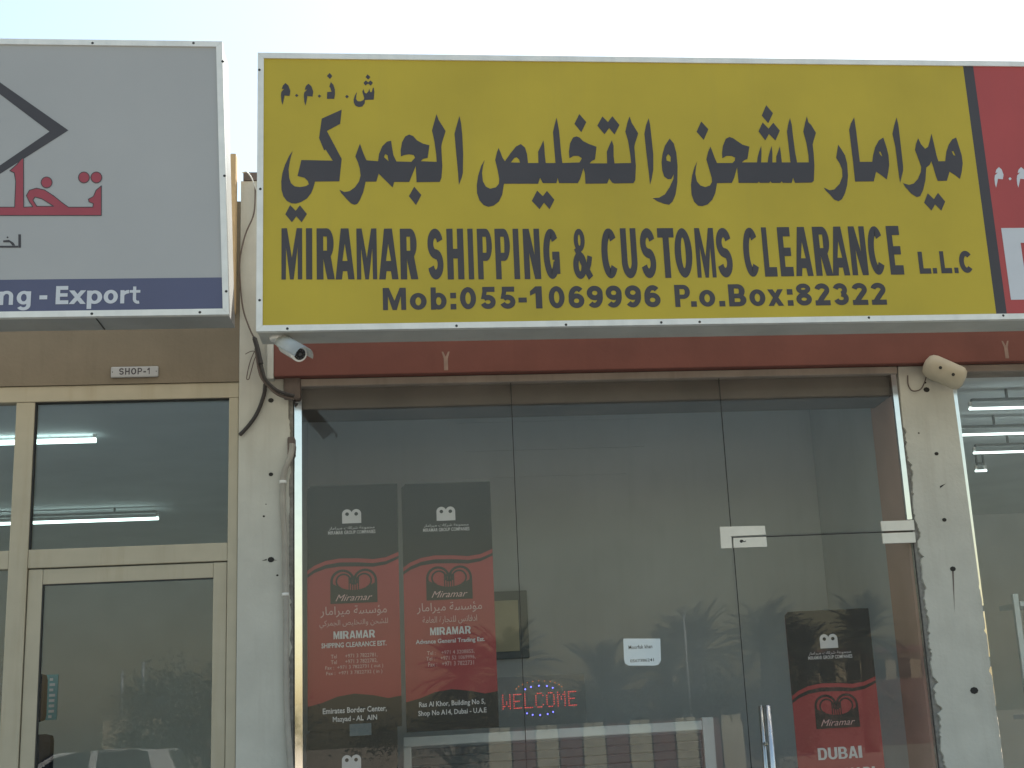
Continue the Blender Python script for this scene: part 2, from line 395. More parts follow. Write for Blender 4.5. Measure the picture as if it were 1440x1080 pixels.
def font_text(bm, body, cx, z0, w, h, Y, off=.0, align='C', shear=0):
    """small print: outline font squeezed into a w x h box, baseline box bottom at z0"""
    c = bpy.data.curves.new('print', 'FONT'); c.body = body; c.size = 1; c.offset = off; c.fill_mode = 'FRONT'; c.resolution_u = 2; c.shear = shear
    o = bpy.data.objects.new('print', c); COL.objects.link(o)
    dg = bpy.context.evaluated_depsgraph_get(); dg.update()
    me = bpy.data.meshes.new_from_object(o.evaluated_get(dg))
    bpy.data.objects.remove(o); bpy.data.curves.remove(c)
    if not me.vertices: return
    xs = [v.co.x for v in me.vertices]; ys = [v.co.y for v in me.vertices]
    sx = w/max(1e-6, max(xs)-min(xs)); sy = h/max(1e-6, max(ys)-min(ys))
    xo = cx-w/2 if align == 'C' else cx
    vs = [bm.verts.new((xo+(v.co.x-min(xs))*sx, Y, z0+(v.co.y-min(ys))*sy)) for v in me.vertices]
    for p in me.polygons:
        try: f = bm.faces.new([vs[i] for i in p.vertices])
        except ValueError: continue
        f.normal_update()
        if f.normal.y > 0: f.normal_flip()
    bpy.data.meshes.remove(me)
ARB = {}
for chs, code, four in (('ا', 0xFE8D, 0), ('ب', 0xFE8F, 1), ('ة', 0xFE93, 0), ('ت', 0xFE95, 1), ('ج', 0xFE9D, 1), ('ح', 0xFEA1, 1), ('خ', 0xFEA5, 1), ('د', 0xFEA9, 0), ('ر', 0xFEAD, 0), ('س', 0xFEB1, 1), ('ش', 0xFEB5, 1), ('ص', 0xFEB9, 1), ('ع', 0xFEC9, 1), ('ف', 0xFED1, 1), ('ك', 0xFED9, 1), ('ل', 0xFEDD, 1), ('م', 0xFEE1, 1), ('ن', 0xFEE5, 1), ('و', 0xFEED, 0), ('ي', 0xFEF1, 1), ('ؤ', 0xFE85, 0)):
    ARB[chs] = (code, four)
def arabic(s):
    out = []
    for i, ch in enumerate(s):
        if ch not in ARB: out.append(ch); continue
        code, four = ARB[ch]
        prev = i > 0 and s[i-1] in ARB and ARB[s[i-1]][1]
        nxt = four and i+1 < len(s) and s[i+1] in ARB
        out.append(chr(code+((3 if nxt else 1) if prev else (2 if nxt else 0))))
    return ''.join(reversed(out))

# ------------------------------------------------------------------ ground (structure)
bm = B(); box(bm, -400, 400, -500, 300, -1.0, 0); tag(link('ground', bm, M['sand'], loc=(0, 0, 0)), kind='structure')
bm = B()
vs = [bm.verts.new(p) for p in ((-300, -16, .004), (300, -16, .004), (300, -3.2, .004), (-300, -3.2, .004))]; bm.faces.new(vs)
tag(link('road', bm, M['asphalt'], loc=(0, 0, 0)), kind='structure')
bm = B(); box(bm, -60, 60, -2.4, -.02, 0.006, .13, .015)
tag(link('pavement', bm, M['paving'], loc=(0, 0, 0)), kind='structure')

# ------------------------------------------------------------------ the row of shops
XL0, XPL, XPR = -6.0, X(335, 700), X(413, 700)       # left pillar between XPL and XPR
XG1 = 2.70                                            # right end of the shop glass
XQ0, XQ1, XR1 = 2.70, X(1339, 560), 9.0
ZGT = 3.15; ZTOP = Z(345, 257, 0); ZC = 3.52
row = thing('shop_row', (1.0, 0, 0), 'cream rendered row of glass fronted shops behind the sign boards', 'building')

# left pillar, ragged plaster along its right edge
def ragged(x, z0, z1, amp, n, seed, lo=0., hi=1.):
    """broken plaster edge: wandering fine roughness with a few deeper chips"""
    rnd = random.Random(seed); out = []; n = int(abs(z1-z0)/.011); wv = 0; chips = [(rnd.random(), rnd.uniform(.3, 1.), rnd.uniform(.006, .022)) for _ in range(9)]
    for i in range(n+1):
        t = i/n; wv = .82*wv+rnd.gauss(0, .16)*amp
        d = max(0, amp*.18+wv*.55)+rnd.random()*amp*.10
        for c_, a_, s_ in chips: d += amp*a_*max(0, 1-abs(t-c_)/s_)**1.4*rnd.uniform(.75, 1)
        out.append((x+(min(d, amp*1.3) if lo <= t <= hi else 0), z0+(z1-z0)*t))
    return out
pts = [(XPL+.002, .13), (XPR-.018, .13)]+[(x-.03, z) for x, z in ragged(XPR+.004, .2, 3.16, .02, 60, 3, .0, .93)]+[(XPR-.05, 3.17), (XPR, 3.21), (XPR, ZTOP), (XPL+.002, ZTOP)]
bm = B(); prism(bm, pts, -.022, .24); pl = link('pillar', bm, M['plaster'], row)
tag(pl, 'left pillar in cream plaster with dark plug holes')
bm = B(); box(bm, XPR-.07, XPR-.002, -.006, .2, .13, 3.2); link('broken_edge', bm, M['mortar'], pl)
bm = B()
for x, y, r in ((381, 563, 4.0), (381, 667, 3.2), (381, 787, 4.5), (371, 726, 1.6), (390, 809, 1.6), (374, 709, .9)):
    c = P(x, y, -.0235); s = r/262
    bm = B(); disc(bm, (c.x, c.z), s, -.0235, 9, 0, s*.85); link('plug_hole', bm, M['hole'], pl)
for x, y, dx, dy in ((381, 787, 9, 1), (375, 787, -7, 1.5), (381, 563, 2, 5)):
    a = P(x, y, -.0232); b2 = P(x+dx, y+dy, -.0232)
    bm = B(); flat(bm, [[(a.x, a.z-.004), (b2.x, b2.z), (a.x, a.z+.004)]], -.0232); link('crack', bm, M['hole'], pl)
# wall above the left shop, wall behind the signs
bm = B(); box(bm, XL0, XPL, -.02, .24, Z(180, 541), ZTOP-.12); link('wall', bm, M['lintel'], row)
bm = B(); box(bm, XPR+.001, XR1, -.012, .24, 3.62, ZTOP-.06); link('wall', bm, M['plasterwarm'], row)
# dark beam edge on the wall top
bm = B(); box(bm, X(343, 258), XR1, -.03, .24, ZTOP+.002, ZTOP+.05); link('coping', bm, M['cablebrown'], row)
# red lintel
zrb = Z(640, 524.5, -.08)
bm = B(); box(bm, X(385, 500, -.08), XR1, -.085, -.024, zrb, 3.72, .006); lin = link('lintel', bm, M['redpaint'], row); tag(lin, 'red brown painted lintel above the shop glass')
bm = B(); box(bm, X(376, 500, -.08), X(385, 500, -.08)-.001, -.083, -.024, zrb-.01, 3.70); link('lintel_end', bm, M['sheetdull'], lin)
bm = B()
for px, py, dy in ((627, 508, 1), (1415, 492, .8)):
    bm = B(); c = P(px, py, -.0865); k = 1/275
    flat(bm, [[(c.x-3*k, c.z-14*k), (c.x+3*k, c.z-14*k), (c.x+3*k, c.z+4*k), (c.x+6*k, c.z+15*k), (c.x+3.5*k, c.z+15*k), (c.x, c.z+7*k), (c.x-3.5*k, c.z+15*k), (c.x-6*k, c.z+15*k), (c.x-3*k, c.z+4*k)]], -.0865); link('paint_scrape', bm, M['scrape'], lin)
# ledge under it
bm = B(); box(bm, XPR-.02, XQ0+.01, -.03, .12, ZGT-.012, zrb-.002, .004); link('ledge', bm, M['ledge'], row)
bm = B(); box(bm, XQ1-.01, XR1, -.03, .12, ZGT-.012, zrb-.002, .004); link('ledge', bm, M['ledge'], row)
# right pillar
e = ragged(XQ0+.012, .13, 2.9, .055, 90, 8, 0, .97)
rr_e = ragged(0, 1.95, .13, .014, 40, 5)
pts = [(x, z) for x, z in e]+[(XQ0+.02, zrb-.002), (XQ1, zrb-.002)]+[(XQ1+.034*(3.1-z)/3-x+.004, z) for x, z in rr_e]
bm = B(); prism(bm, pts, -.022, .24); pr_ = link('pillar', bm, M['plaster'], row)
tag(pr_, 'right pillar in cream plaster, chipped along its left edge')
bm = B(); box(bm, XQ0+.003, XQ1-.006, -.004, .2, .13, zrb-.003); link('broken_edge', bm, M['mortar'], pr_)
bm = B()
for x, y, r in ((1317, 638, 3.4), (1292, 609, 1.5), (1328, 731, 3.6), (1340, 800, 4.6), (1370, 971, 6.2), (1301, 538, 2), (1303, 548, 5)):
    c = P(x, y, -.0235); s = r/262
    bm = B(); disc(bm, (c.x, c.z), s, -.0235, 8, 0, s*.8); link('plug_hole', bm, M['hole'], pr_)
bm = B(); a = P(1340, 803, -.0232); b2 = P(1342.5, 862, -.0232)
flat(bm, [[(a.x-.005, a.z), (b2.x, b2.z), (a.x+.005, a.z)]], -.0232); link('rust_run', bm, M['cablebrown'], pr_)
bm = B(); a = P(1322, 685, -.0232); b2 = P(1330, 680, -.0232)
flat(bm, [[(a.x, a.z-.006), (b2.x, b2.z), (a.x, a.z+.006)]], -.0232); link('crack', bm, M['hole'], pr_)
# pink brown pier seen through the glass
bm = B(); box(bm, XG1-.012, XG1+.32, .05, .42, .0, 3.5); pier = link('pier', bm, M['pier'], row); tag(pier, 'pink brown pier just inside the glass')
# interiors
def room(x0, x1, depth, wall='inwallg', ceil='inwallg'):
    bm = B(); box(bm, x0, x1, depth, depth+.1, 0, ZC); link('back_wall', bm, M[wall], row)
    bm = B(); box(bm, x0, x1, .1, depth+.1, ZC+.002, ZC+.12); link('ceiling', bm, M[ceil], row)
    bm = B(); box(bm, x0, x1, .02, depth, .008, .14); link('floor', bm, M['infloor'], row)
room(XL0+.1, XPL+.1, 8.0); room(XPR-.1, XQ0+.1, 5.0, 'inwall', 'inceil'); room(XQ1-.1, XR1-.1, 8.0)
for xa, xb in ((XL0, XL0+.1), (XPL+.1, XPR-.1), (XQ0+.1, XQ1-.1), (XR1-.1, XR1)):
    bm = B(); box(bm, xa, xb, .245, 8.1, 0, 4.1); link('partition_wall', bm, M['ingrey' if -.9 < xa < 3.2 and xb < 3 else 'inwallg'], row)
bm = B(); box(bm, XL0, XR1, .245, 8.3, 4.102, 4.25); link('roof', bm, M['plasterwarm'], row)
bm = B(); box(bm, XL0, XR1, 8.12, 8.3, 0, 4.1); link('rear_wall', bm, M['plasterwarm'], row)
bm = B(); box(bm, XPR-.099, XQ0+.099, 2.0, 2.06, .1405, ZC+.0015); ip = link('partition_wall', bm, M['ingrey'], row); tag(ip, 'plain grey partition across the main shop behind the counter')
for px0, px1, py in ((642, 918, 594), (655, 905, 634), (640, 880, 672)):
    a = P(px0, py, 2.0); b = P(px1, py-9, 2.0); bm = B(); box(bm, a.x, b.x, 1.99, 1.9995, (a.z+b.z)/2-.012, (a.z+b.z)/2+.012); link('batten', bm, M['ingrey'], row)
bm = B(); box(bm, XPR+.012, XG1-.014, .03, .34, Z(800, 567, .03), 3.5, .01); sb = link('soffit_reflection_box', bm, M['soffitrefl'], row); tag(sb, 'dark brown box added for the reflected soffit along the top of the main shop glass')  # added box; its dark brown stands in for the soffit's reflection in the glass
# closing strip above each shop front (inside of the lintel)
bm = B(); box(bm, XL0, XR1, .10, .24, ZGT, 3.62); link('inner_lintel', bm, M['inwall'], row)

# ---- left shop front: beige aluminium
Yf0, Yf1 = 0.0, .06
zt0, zt1 = Z(180, 563), Z(180, 541)
ztr0, ztr1 = Z(180, 794), Z(180, 768)
zdg = Z(180, 817)
xm0, xm1 = X(17, 700), X(43.5, 700)
xj = X(321, 700)
bm = B(); box(bm, XL0, XPL, Yf0-.012, Yf1, zt0, zt1-.002, .004)
box(bm, xj, XPL-.0005, Yf0-.01, Yf1, .13, zt0-.0005, .004)
box(bm, xm0, xm1, Yf0-.008, Yf1, .13, zt0-.0005, .004)
box(bm, xm1+.0005, xj-.0005, Yf0-.004, Yf1, ztr0, ztr1, .004)
box(bm, XL0, xm0-.0005, Yf0-.004, Yf1, ztr0, ztr1, .004)
box(bm, XL0, xm0-.0005, Yf0-.004, Yf1, .13, .22, .004)
fr = link('window_frame', bm, M['frame'], row); tag(fr, 'beige coated aluminium frame of the left shop front')
def pane(x0, x1, z0, z1, parent, m='glass', y0=.012, y1=.022, name='pane'):
    bm = B(); box(bm, x0, x1, y0, y1, z0, z1); return link(name, bm, M[m], parent)
pane(xm1-.004, xj+.004, ztr1-.004, zt0+.004, fr, 'glassl', .03, .038)
pane(XL0, xm0+.004, ztr1-.004, zt0+.004, fr, 'glassl', .03, .038)
pane(XL0, xm0+.004, .2, ztr0+.004, fr, 'glassl', .03, .038)
bm = B()
for xa, xb, za, zb in ((xm1, xm1+.006, ztr1, zt0), (xm1, xj, zt0-.006, zt0), ):
    box(bm, xa, xb, .0, .029, za, zb)
link('gasket', bm, M['seam'], fr)
# door leaf of the left shop
xd0, xd1, xg0, xg1 = xm1+.004, xj-.003, X(56, 900), X(298.5, 900)
bm = B()
box(bm, xd0, xg0, .002, .052, .15, ztr0-.006, .004); box(bm, xg1, xd1, .002, .052, .15, ztr0-.006, .004)
box(bm, xg0+.0005, xg1-.0005, .004, .05, zdg, ztr0-.007, .004); box(bm, xg0+.0005, xg1-.0005, .004, .05, .15, .30, .004)
dl = link('shop_door', bm, M['frame'], row); tag(dl, 'beige framed glass door of the left shop')
pane(xg0-.004, xg1+.004, .296, zdg+.004, dl, 'glassl', .024, .032)
bm = B(); box(bm, xg0, xg0+.006, .0035, .023, .3, zdg); box(bm, xg0+.006, xg1, .0035, .023, zdg-.005, zdg)
link('gasket', bm, M['seam'], dl)
# ---- main shop front: frameless glass
xs1 = X(727, 750); xs2 = X(1029, 755); zd = Z(1160, 750)
g0 = XPR+.002
def gpane(x0, x1, z0, z1): return pane(x0, x1, z0, z1, row, 'glass', .0, .01, 'glass_panel')
gpane(g0, xs1-.002, .13, ZGT); gpane(xs1+.002, xs2-.002, .13, ZGT); gpane(xs2+.002, XG1, zd+.003, ZGT)
bm = B(); box(bm, xs1-.0018, xs1+.0018, -.001, .011, .13, ZGT); box(bm, xs2-.0018, xs2+.0018, -.001, .011, zd+.003, ZGT)
link('silicone_joint', bm, M['seam'], row)
gd = pane(xs2+.003, XG1+.0, .15, zd-.003, row, 'glass', .0, .01, 'glass_door'); tag(gd, 'frameless glass door with long tube handles')
bm = B(); box(bm, xs2+.003, XG1, -.0006, -.0002, zd-.009, zd-.003); box(bm, xs2+.003, xs2+.008, -.0006, -.0002, .15, zd-.0095); box(bm, XG1-.005, XG1, -.0006, -.0002, .15, zd-.0095)
link('door_edge', bm, M['seam'], gd)
for yy, r, px in ((-.055, .0165, 1078), (.065, .0145, 1076)):
    bm = B(); hx = X(px, 1000, -.02); top = Z(1076, 992, yy)
    tube(bm, [(hx, yy, .45), (hx, yy, top)], r, 14)
    for zz in (.62, top-.20): tube(bm, [(hx, yy, zz), (hx, .0 if yy < 0 else .01, zz)], .010, 10)
    link('door_handle', bm, M['steel'], gd)
# patch fittings
def quad_plate(px4, y0, y1, parent, name='patch_fitting', m='patch'):
    bm = B(); q = [P(x, y, y0) for x, y in px4]
    prism(bm, [(p.x, p.z) for p in q], y0, y1)
    return link(name, bm, M[m], parent)
k = lambda pts: [(960+x/4, 690+y/4) for x, y in pts]
pf = quad_plate(k([(210, 203), (462, 197), (468, 247), (273, 256), (278, 322), (217, 325)]), -.016, -.0008, row)
p2 = quad_plate(k([(285, 266), (470, 259), (475, 315), (288, 321)]), -.016, -.0012, gd)
bm = B(); c = P(1046, 761, -.0168); tube(bm, smooth_path([(c.x-.018, -.0168, c.z), (c.x-.008, -.0168, c.z+.006), (c.x, -.0168, c.z-.003), (c.x+.012, -.0168, c.z+.001)]), .0022, 6)
disc(bm, (c.x-.014, c.z), .009, -.0166); link('lock_mark', bm, M['screw'], p2)
quad_plate(k([(1115, 172), (1300, 165), (1305, 221), (1121, 227)]), -.016, -.0008, row)
quad_plate(k([(1122, 240), (1306, 233), (1312, 291), (1128, 297)]), -.016, -.0012, gd)
# polished edge channels
def channel(px0, px1, ytop, zlo, gaps=(), w=.04):
    bm = B(); xa, xb = px0, px1
    zs = [ytop]+[z for g in gaps for z in g]+[zlo]
    for i in range(0, len(zs), 2): box(bm, xa, xb, -.012, .012, zs[i+1], zs[i], .001)
    return link('edge_channel', bm, M['chrome'], row)
channel(X(414.5, 700), X(425, 700), ZGT-.002, .13)
channel(X(1255.5, 560), X(1262.5, 560), ZGT-.002, Z(1280, 731))
channel(X(1339, 560)+.003, X(1345, 560)+.003, ZGT-.002, .2, ((1.80, 1.77), (1.52, 1.47), (1.26, 1.20)))
# the next shop's glass on the right
pane(XQ1+.03, XR1, .13, ZGT, row, 'glass', .0, .01, 'glass_panel')

# ------------------------------------------------------------------ sign boards
YS, YB = -.80, -.57
def sign_frame(bm, TL, TR, BR, BL, w, y0, y1):
    """mitred frame round a quad (x,z corners)"""
    o = [Vector((p[0], 0, p[1])) for p in (TL, TR, BR, BL)]
    i_ = [o[0]+Vector((w, 0, -w)), o[1]+Vector((-w, 0, -w)), o[2]+Vector((-w, 0, w)), o[3]+Vector((w, 0, w))]
    g = .0006
    for a in range(4):
        b = (a+1) % 4
        d = (o[b]-o[a]).normalized()*g
        pts = [o[a]+d, o[b]-d, i_[b]-d, i_[a]+d]
        bev = .004
        prism(bm, [(p.x, p.z) for p in pts], y0, y1)
def screws(parent, pts, Y, r=.008):
    for x, y in pts:
        c = P(x, y, Y); bm = B(); tube(bm, [(c.x, Y+.003, c.z), (c.x, Y, c.z)], [r, r*.75], 8); link('screw', bm, M['screw'], parent)
# main sign: yellow and red faces in one box
tl = P(362, 73.5, YS); bl = P(360.5, 467, YS)
xa, xb = (tl.x+bl.x)/2, 6.2
zt = (tl.z+Z(1398, 86, YS))/2; zb = (bl.z+Z(1399, 448, YS))/2
fw = .030
sg = thing('sign_board', (xa+1.8, YB, zb), 'long yellow shop sign with black lettering, running into a red panel at its right end', 'sign')
bm = B(); box(bm, xa+.004, xb-.004, YS+.012, YB, zb+.004, zt-.004); link('sign_box', bm, M['sheetdull'], sg)
xk0 = (X(1358, 93, YS)+X(1399, 441, YS))/2; xk1 = xk0+.058
bm = B(); flat(bm, [[(xa+.01, zb+.01), (xk0, zb+.01), (xk0, zt-.01), (xa+.01, zt-.01)]], YS+.008); link('yellow_panel', bm, M['yellow'], sg)
bm = B(); flat(bm, [[(xk0, zb+.01), (xk1, zb+.01), (xk1, zt-.01), (xk0, zt-.01)]], YS+.0078); link('black_stripe', bm, M['ink'], sg)
bm = B(); flat(bm, [[(xk1, zb+.01), (xb-.01, zb+.01), (xb-.01, zt-.01), (xk1, zt-.01)]], YS+.008); rp = link('red_panel', bm, M['signred'], sg)
bm = B(); sign_frame(bm, (xa, zt), (xb, zt), (xb, zb), (xa, zb), fw, YS, YS+.03); fr2 = link('sign_frame', bm, M['alu'], sg)
screws(fr2, [(404, 462), (642, 458), (796, 456.5), (930, 453.3), (984, 452.5), (1222, 446.5), (1411, 443.5), (364.7, 98), (366, 265.5), (365, 422)], YS-.0014)
YT = YS+.0066
bm = B()
WORDS = [
 ((('M',395.8,425),('I',430.5,439.2),('R',445.5,470.8),('A',472,498.7),('M',502,530.5),('A',533.3,560.5),('R',563.7,588.3)), ((395,393),(590,392.8)), ((395,320.8),(590,321.5))),
 ((('S',602.5,624.2),('H',629.7,653.3),('I',659.5,667),('P',672.8,693.5),('P',698,719),('I',723.7,731.7),('N',738,761.3),('G',766,788.5),('&',807.2,833)), ((600,393),(835,392.2)), ((600,321.5),(835,321.6))),
 ((('C',848,871.3),('U',876,898),('S',903.5,924.2),('T',928.5,951.5),('O',951.5,976),('M',981.3,1008),('S',1011,1032)), ((847,391.6),(1032,390)), ((847,321),(1032,320.5))),
 ((('C',1048.5,1070.5),('L',1076.2,1093.8),('E',1098.6,1117),('A',1120,1144.4),('R',1148.3,1172),('A',1171.5,1196),('N',1199.3,1222),('C',1225,1247.5),('E',1253,1272)), ((1048,389.5),(1272,386)), ((1048,320),(1272,317.5))),
]
for items, b_, t_ in WORDS: line_px(bm, items, b_, t_, YT, .37, .19)
line_px(bm, (('L',1293.8,1310),('.',1312.5,1318.3),('L',1324.2,1339.5),('.',1342.8,1348.5),('C',1351,1370.5)), ((1293,385),(1370,383.6)), ((1293,354),(1370,352.4)), YT, .34, .24)
L2 = (('M',538.7,571.3),('o',576.7,600.3),('b',606.2,628.3),(':',633.8,641.9),('0',647.5,670),('5',675.8,697.5),('5',703.3,725.3),('-',729.7,741.3),('1',746.3,763),('0',772.5,794.7),('6',800.4,822.4),('9',826.3,848.7),('9',853,875.3),('9',880,902.5),('6',907.2,929.7),('P',950,971.7),('.',972.3,980.3),('o',984.2,1006.7),('.',1012,1020.3),('B',1025.8,1050.5),('o',1055,1077.4),('x',1080.8,1103),(':',1108.3,1116.3),('8',1120.8,1142.7),('2',1147.5,1168.5),('3',1173.3,1194.7),('2',1200,1221.5),('2',1226.7,1247.7))
line_px(bm, L2, ((538.7,436.2),(1247.7,428.4)), ((538.7,404.9),(1247.7,397.4)), YT, .33, .23)
link('lettering', bm, M['ink'], sg)
bm = B()
A_ = lambda p: crop(380, 150, 6, p)
B_ = lambda p: crop(540, 150, 6, p)
C_ = lambda p: crop(660, 150, 6, p)
D_ = lambda p: crop(820, 150, 6, p)
E_ = lambda p: crop(960, 140, 6, p)
F_ = lambda p: crop(1140, 140, 6, p)
G_ = lambda p: crop(380, 90, 9, p)
SH = []
SH.append([A_([(190,372),(160,415),(125,490),(103,560),(93,630),(95,700),(110,755),(140,795),(180,815),(215,818),(260,805),(310,775),(345,730),(362,690),(378,632),(583,630),(603,440),(478,205),(590,145),(603,25),(435,100),(412,265),(455,370),(468,362),(527,455),(263,450),(230,585),(290,600),(318,628),(325,655),(300,670),(250,678),(205,672),(175,645),(160,600),(155,530),(165,460),(178,410)])])
SH.append([A_([(168,830),(215,878),(250,832),(310,905),(265,975),(220,925),(183,975),(127,908)])])
SH.append([A_([(757,312),(785,390),(812,452),(910,460),(918,400),(945,335),(985,295),(1020,287),(1028,345),(1040,410),(1065,462),(1190,465),(1222,430),(1210,408),(1170,402),(1130,408),(1103,420),(1100,370),(1112,300),(1140,250),(1172,235),(1205,247),(1240,285),(1290,312),(1343,325),(1328,432),(1290,440),(1270,460),(1405,465),(1400,400),(1385,290),(1365,200),(1403,62),(1420,110),(1480,205),(1450,300),(1443,340),(1452,500),(1445,600),(1430,635),(1235,637),(1228,500),(1173,635),(1045,635),(1033,682),(915,565),(895,632),(805,632),(785,720),(755,790),(735,820),(710,828),(680,815),(640,775),(600,730),(583,700),(625,720),(670,712),(715,680),(750,630),(763,580),(755,520),(740,470),(718,420)]), A_([(970,400),(990,410),(998,460),(960,425)])])
SH.append([A_([(1215,675),(1275,745),(1230,830),(1170,755)])])
SH.append([B_([(637,78),(650,140),(660,230),(668,400),(665,560),(655,600),(632,660),(625,560),(610,400),(595,230),(610,170)])])
SH.append([C_([(130,448),(100,500),(75,580),(63,660),(65,730),(85,790),(120,830),(160,845),(205,835),(250,800),(278,740),(292,650),(580,650),(597,600),(620,645),(735,645),(745,600),(757,645),(915,645),(935,610),(963,520),(975,560),(980,650),(1163,648),(1180,605),(1205,640),(1225,648),(1385,645),(1400,620),(1405,500),(1392,340),(1398,310),(1425,225),(1370,135),(1352,82),(1335,130),(1316,210),(1340,290),(1358,400),(1365,475),(1225,478),(1217,420),(1217,330),(1203,283),(1180,330),(1160,380),(1163,478),(1015,478),(1030,460),(1060,445),(1073,338),(1010,315),(960,290),(930,260),(905,250),(875,260),(850,310),(840,380),(845,435),(880,415),(920,415),(950,435),(930,470),(785,475),(775,400),(757,200),(737,92),(720,150),(706,215),(715,330),(727,475),(645,475),(638,420),(632,330),(625,283),(605,330),(580,380),(583,475),(495,475),(487,400),(470,345),(435,315),(395,335),(350,390),(300,460),(280,430),(265,390),(247,348),(232,390),(218,450),(240,540),(252,610),(250,650),(225,680),(175,692),(140,675),(115,630),(107,560),(115,500)]), C_([(350,470),(380,432),(400,427),(420,445),(428,472)])])
for q in ([(928,62),(987,130),(945,215),(887,145)], [(1123,82),(1170,130),(1207,80),(1267,155),(1225,235),(1180,180),(1140,232),(1080,160)], [(572,708),(620,755),(655,710),(718,785),(677,865),(630,810),(593,865),(527,795)]): SH.append([C_(q)])
SH.append([D_([(553,97),(565,150),(575,240),(592,400),(592,530),(580,600),(565,660),(555,560),(535,400),(517,230),(530,160)])])
SH.append([D_([(730,268),(765,310),(787,390),(797,500),(795,640),(780,740),(755,800),(725,828),(680,818),(630,800),(587,772),(640,768),(690,740),(730,680),(762,610),(765,570),(745,610),(715,612),(685,590),(668,540),(662,470),(670,400),(690,330)]), D_([(718,398),(740,425),(738,465),(705,455),(700,425)])])
SH.append([E_([(123,522),(100,570),(80,640),(70,720),(75,800),(95,860),(130,895),(165,900),(210,885),(250,845),(275,790),(290,705),(415,703),(435,660),(460,570),(472,703),(632,703),(643,693),(655,703),(730,703),(740,690),(752,703),(825,703),(835,690),(845,703),(920,703),(932,660),(948,703),(1090,700),(1107,685),(1112,560),(1105,450),(1097,380),(1105,345),(1125,280),(1085,215),(1060,190),(1048,140),(1035,190),(1018,270),(1045,370),(1062,470),(1065,530),(965,530),(950,450),(930,300),(920,210),(906,155),(890,210),(880,270),(893,380),(910,530),(837,530),(828,450),(820,395),(805,440),(790,480),(790,530),(757,530),(757,450),(752,390),(735,440),(722,490),(718,530),(662,530),(665,450),(663,390),(645,440),(632,490),(628,530),(500,530),(520,512),(547,500),(563,397),(505,380),(460,350),(425,325),(395,315),(365,330),(340,390),(332,450),(335,495),(370,475),(410,475),(443,490),(440,515),(420,535),(290,535),(270,490),(252,440),(235,397),(215,440),(200,505),(225,590),(245,660),(248,695),(230,725),(190,738),(150,725),(120,690),(107,630),(112,570)])])
for q in ([(157,185),(217,250),(178,340),(117,272)], [(705,47),(762,115),(722,200),(667,135)], [(675,193),(725,245),(765,195),(820,262),(783,345),(728,290),(697,345),(640,268)]): SH.append([E_(q)])
SH.append([F_([(232,380),(260,420),(290,470),(308,540),(315,640),(308,720),(290,790),(265,840),(235,858),(200,845),(160,800),(125,765),(110,742),(160,765),(200,758),(245,710),(268,650),(265,590),(245,540),(215,492)])])
SH.append([F_([(367,150),(375,200),(385,270),(405,440),(415,525),(520,525),(527,470),(545,400),(575,345),(613,320),(640,400),(657,470),(663,550),(655,610),(642,675),(600,640),(552,608),(533,690),(375,692),(355,500),(325,255),(340,200)]), F_([(575,440),(590,440),(605,480),(590,470)])])
SH.append([F_([(725,150),(740,210),(760,380),(780,560),(780,600),(755,702),(745,640),(735,560),(715,400),(690,290),(705,220)])])
SH.append([F_([(907,325),(930,375),(965,415),(990,400),(1005,350),(1020,287),(1040,370),(1062,470),(1078,520),(1135,520),(1145,440),(1165,380),(1195,335),(1228,320),(1250,390),(1275,470),(1283,540),(1275,610),(1260,670),(1215,635),(1172,608),(1150,685),(1072,687),(1055,640),(1035,570),(1018,520),(1005,550),(975,575),(968,680),(950,760),(925,815),(895,823),(850,795),(800,740),(780,705),(830,720),(870,708),(905,670),(930,610),(933,570),(920,530),(880,425),(890,370)]), F_([(1190,437),(1205,435),(1222,475),(1205,468)])])
SH.append([F_([(988,790),(1040,840),(1075,787),(1135,860),(1103,937),(1050,885),(1020,937),(957,870)])])
MIM = [(483,248),(520,280),(545,350),(535,412),(470,405),(465,440),(447,525),(432,480),(425,410),(430,360),(470,320),(455,325),(437,325),(450,280)]
DOTQ = [(335,378),(357,398),(335,418),(313,398)]
for q in ([(1232,130),(1268,165),(1240,195),(1207,165)], [(1210,207),(1240,232),(1270,207),(1300,240),(1270,272),(1240,248),(1205,272),(1180,240)], [(1310,300),(1318,350),(1310,450),(1200,455),(1195,500),(1165,538),(1120,545),(1080,530),(1058,490),(1055,450),(1070,400),(1098,352),(1090,400),(1085,440),(1105,470),(1145,472),(1180,455),(1190,430),(1165,350),(1180,315),(1195,360),(1215,375),(1240,350),(1255,315),(1265,355),(1285,355),(1300,300)], [(970,390),(995,412),(970,435),(950,412)], [(752,112),(785,152),(757,190),(718,152)], [(768,228),(800,265),(818,320),(820,380),(810,440),(718,440),(722,355),(775,350),(760,300),(748,285)], [(622,385),(645,405),(622,428),(602,405)], MIM, DOTQ, [(x-290, y-8) for x, y in MIM]): SH.append([G_(q)])
for i, s in enumerate(SH): px_shape(bm, s, YT-.0001*(i % 3))
link('arabic_lettering', bm, M['ink'], sg)
# marks on the red panel
bm = B()
D0, D1 = (1409.5, 420.5), (1409.5, 320)
zD0, zD1 = Z(1422, 421, YS), Z(1415, 320, YS)
xD = (X(1409, 320, YS)+X(1422, 421, YS))/2
put_glyph(bm, 'D', xD, xD+.36, zD0, zD1, YT, .27, .21)
link('lettering', bm, M['inkwhite'], rp)
bm = B()
for dx in (0, 31.3):
    q = [(1398.5+dx+(x-425)/9.4, 235+(y-248)/9.6) for x, y in MIM]; px_shape(bm, [q], YT)
px_shape(bm, [[(1420.3, 249), (1422.6, 251.4), (1420.3, 253.8), (1418, 251.4)]], YT)
link('arabic_lettering', bm, M['inkwhite'], rp)

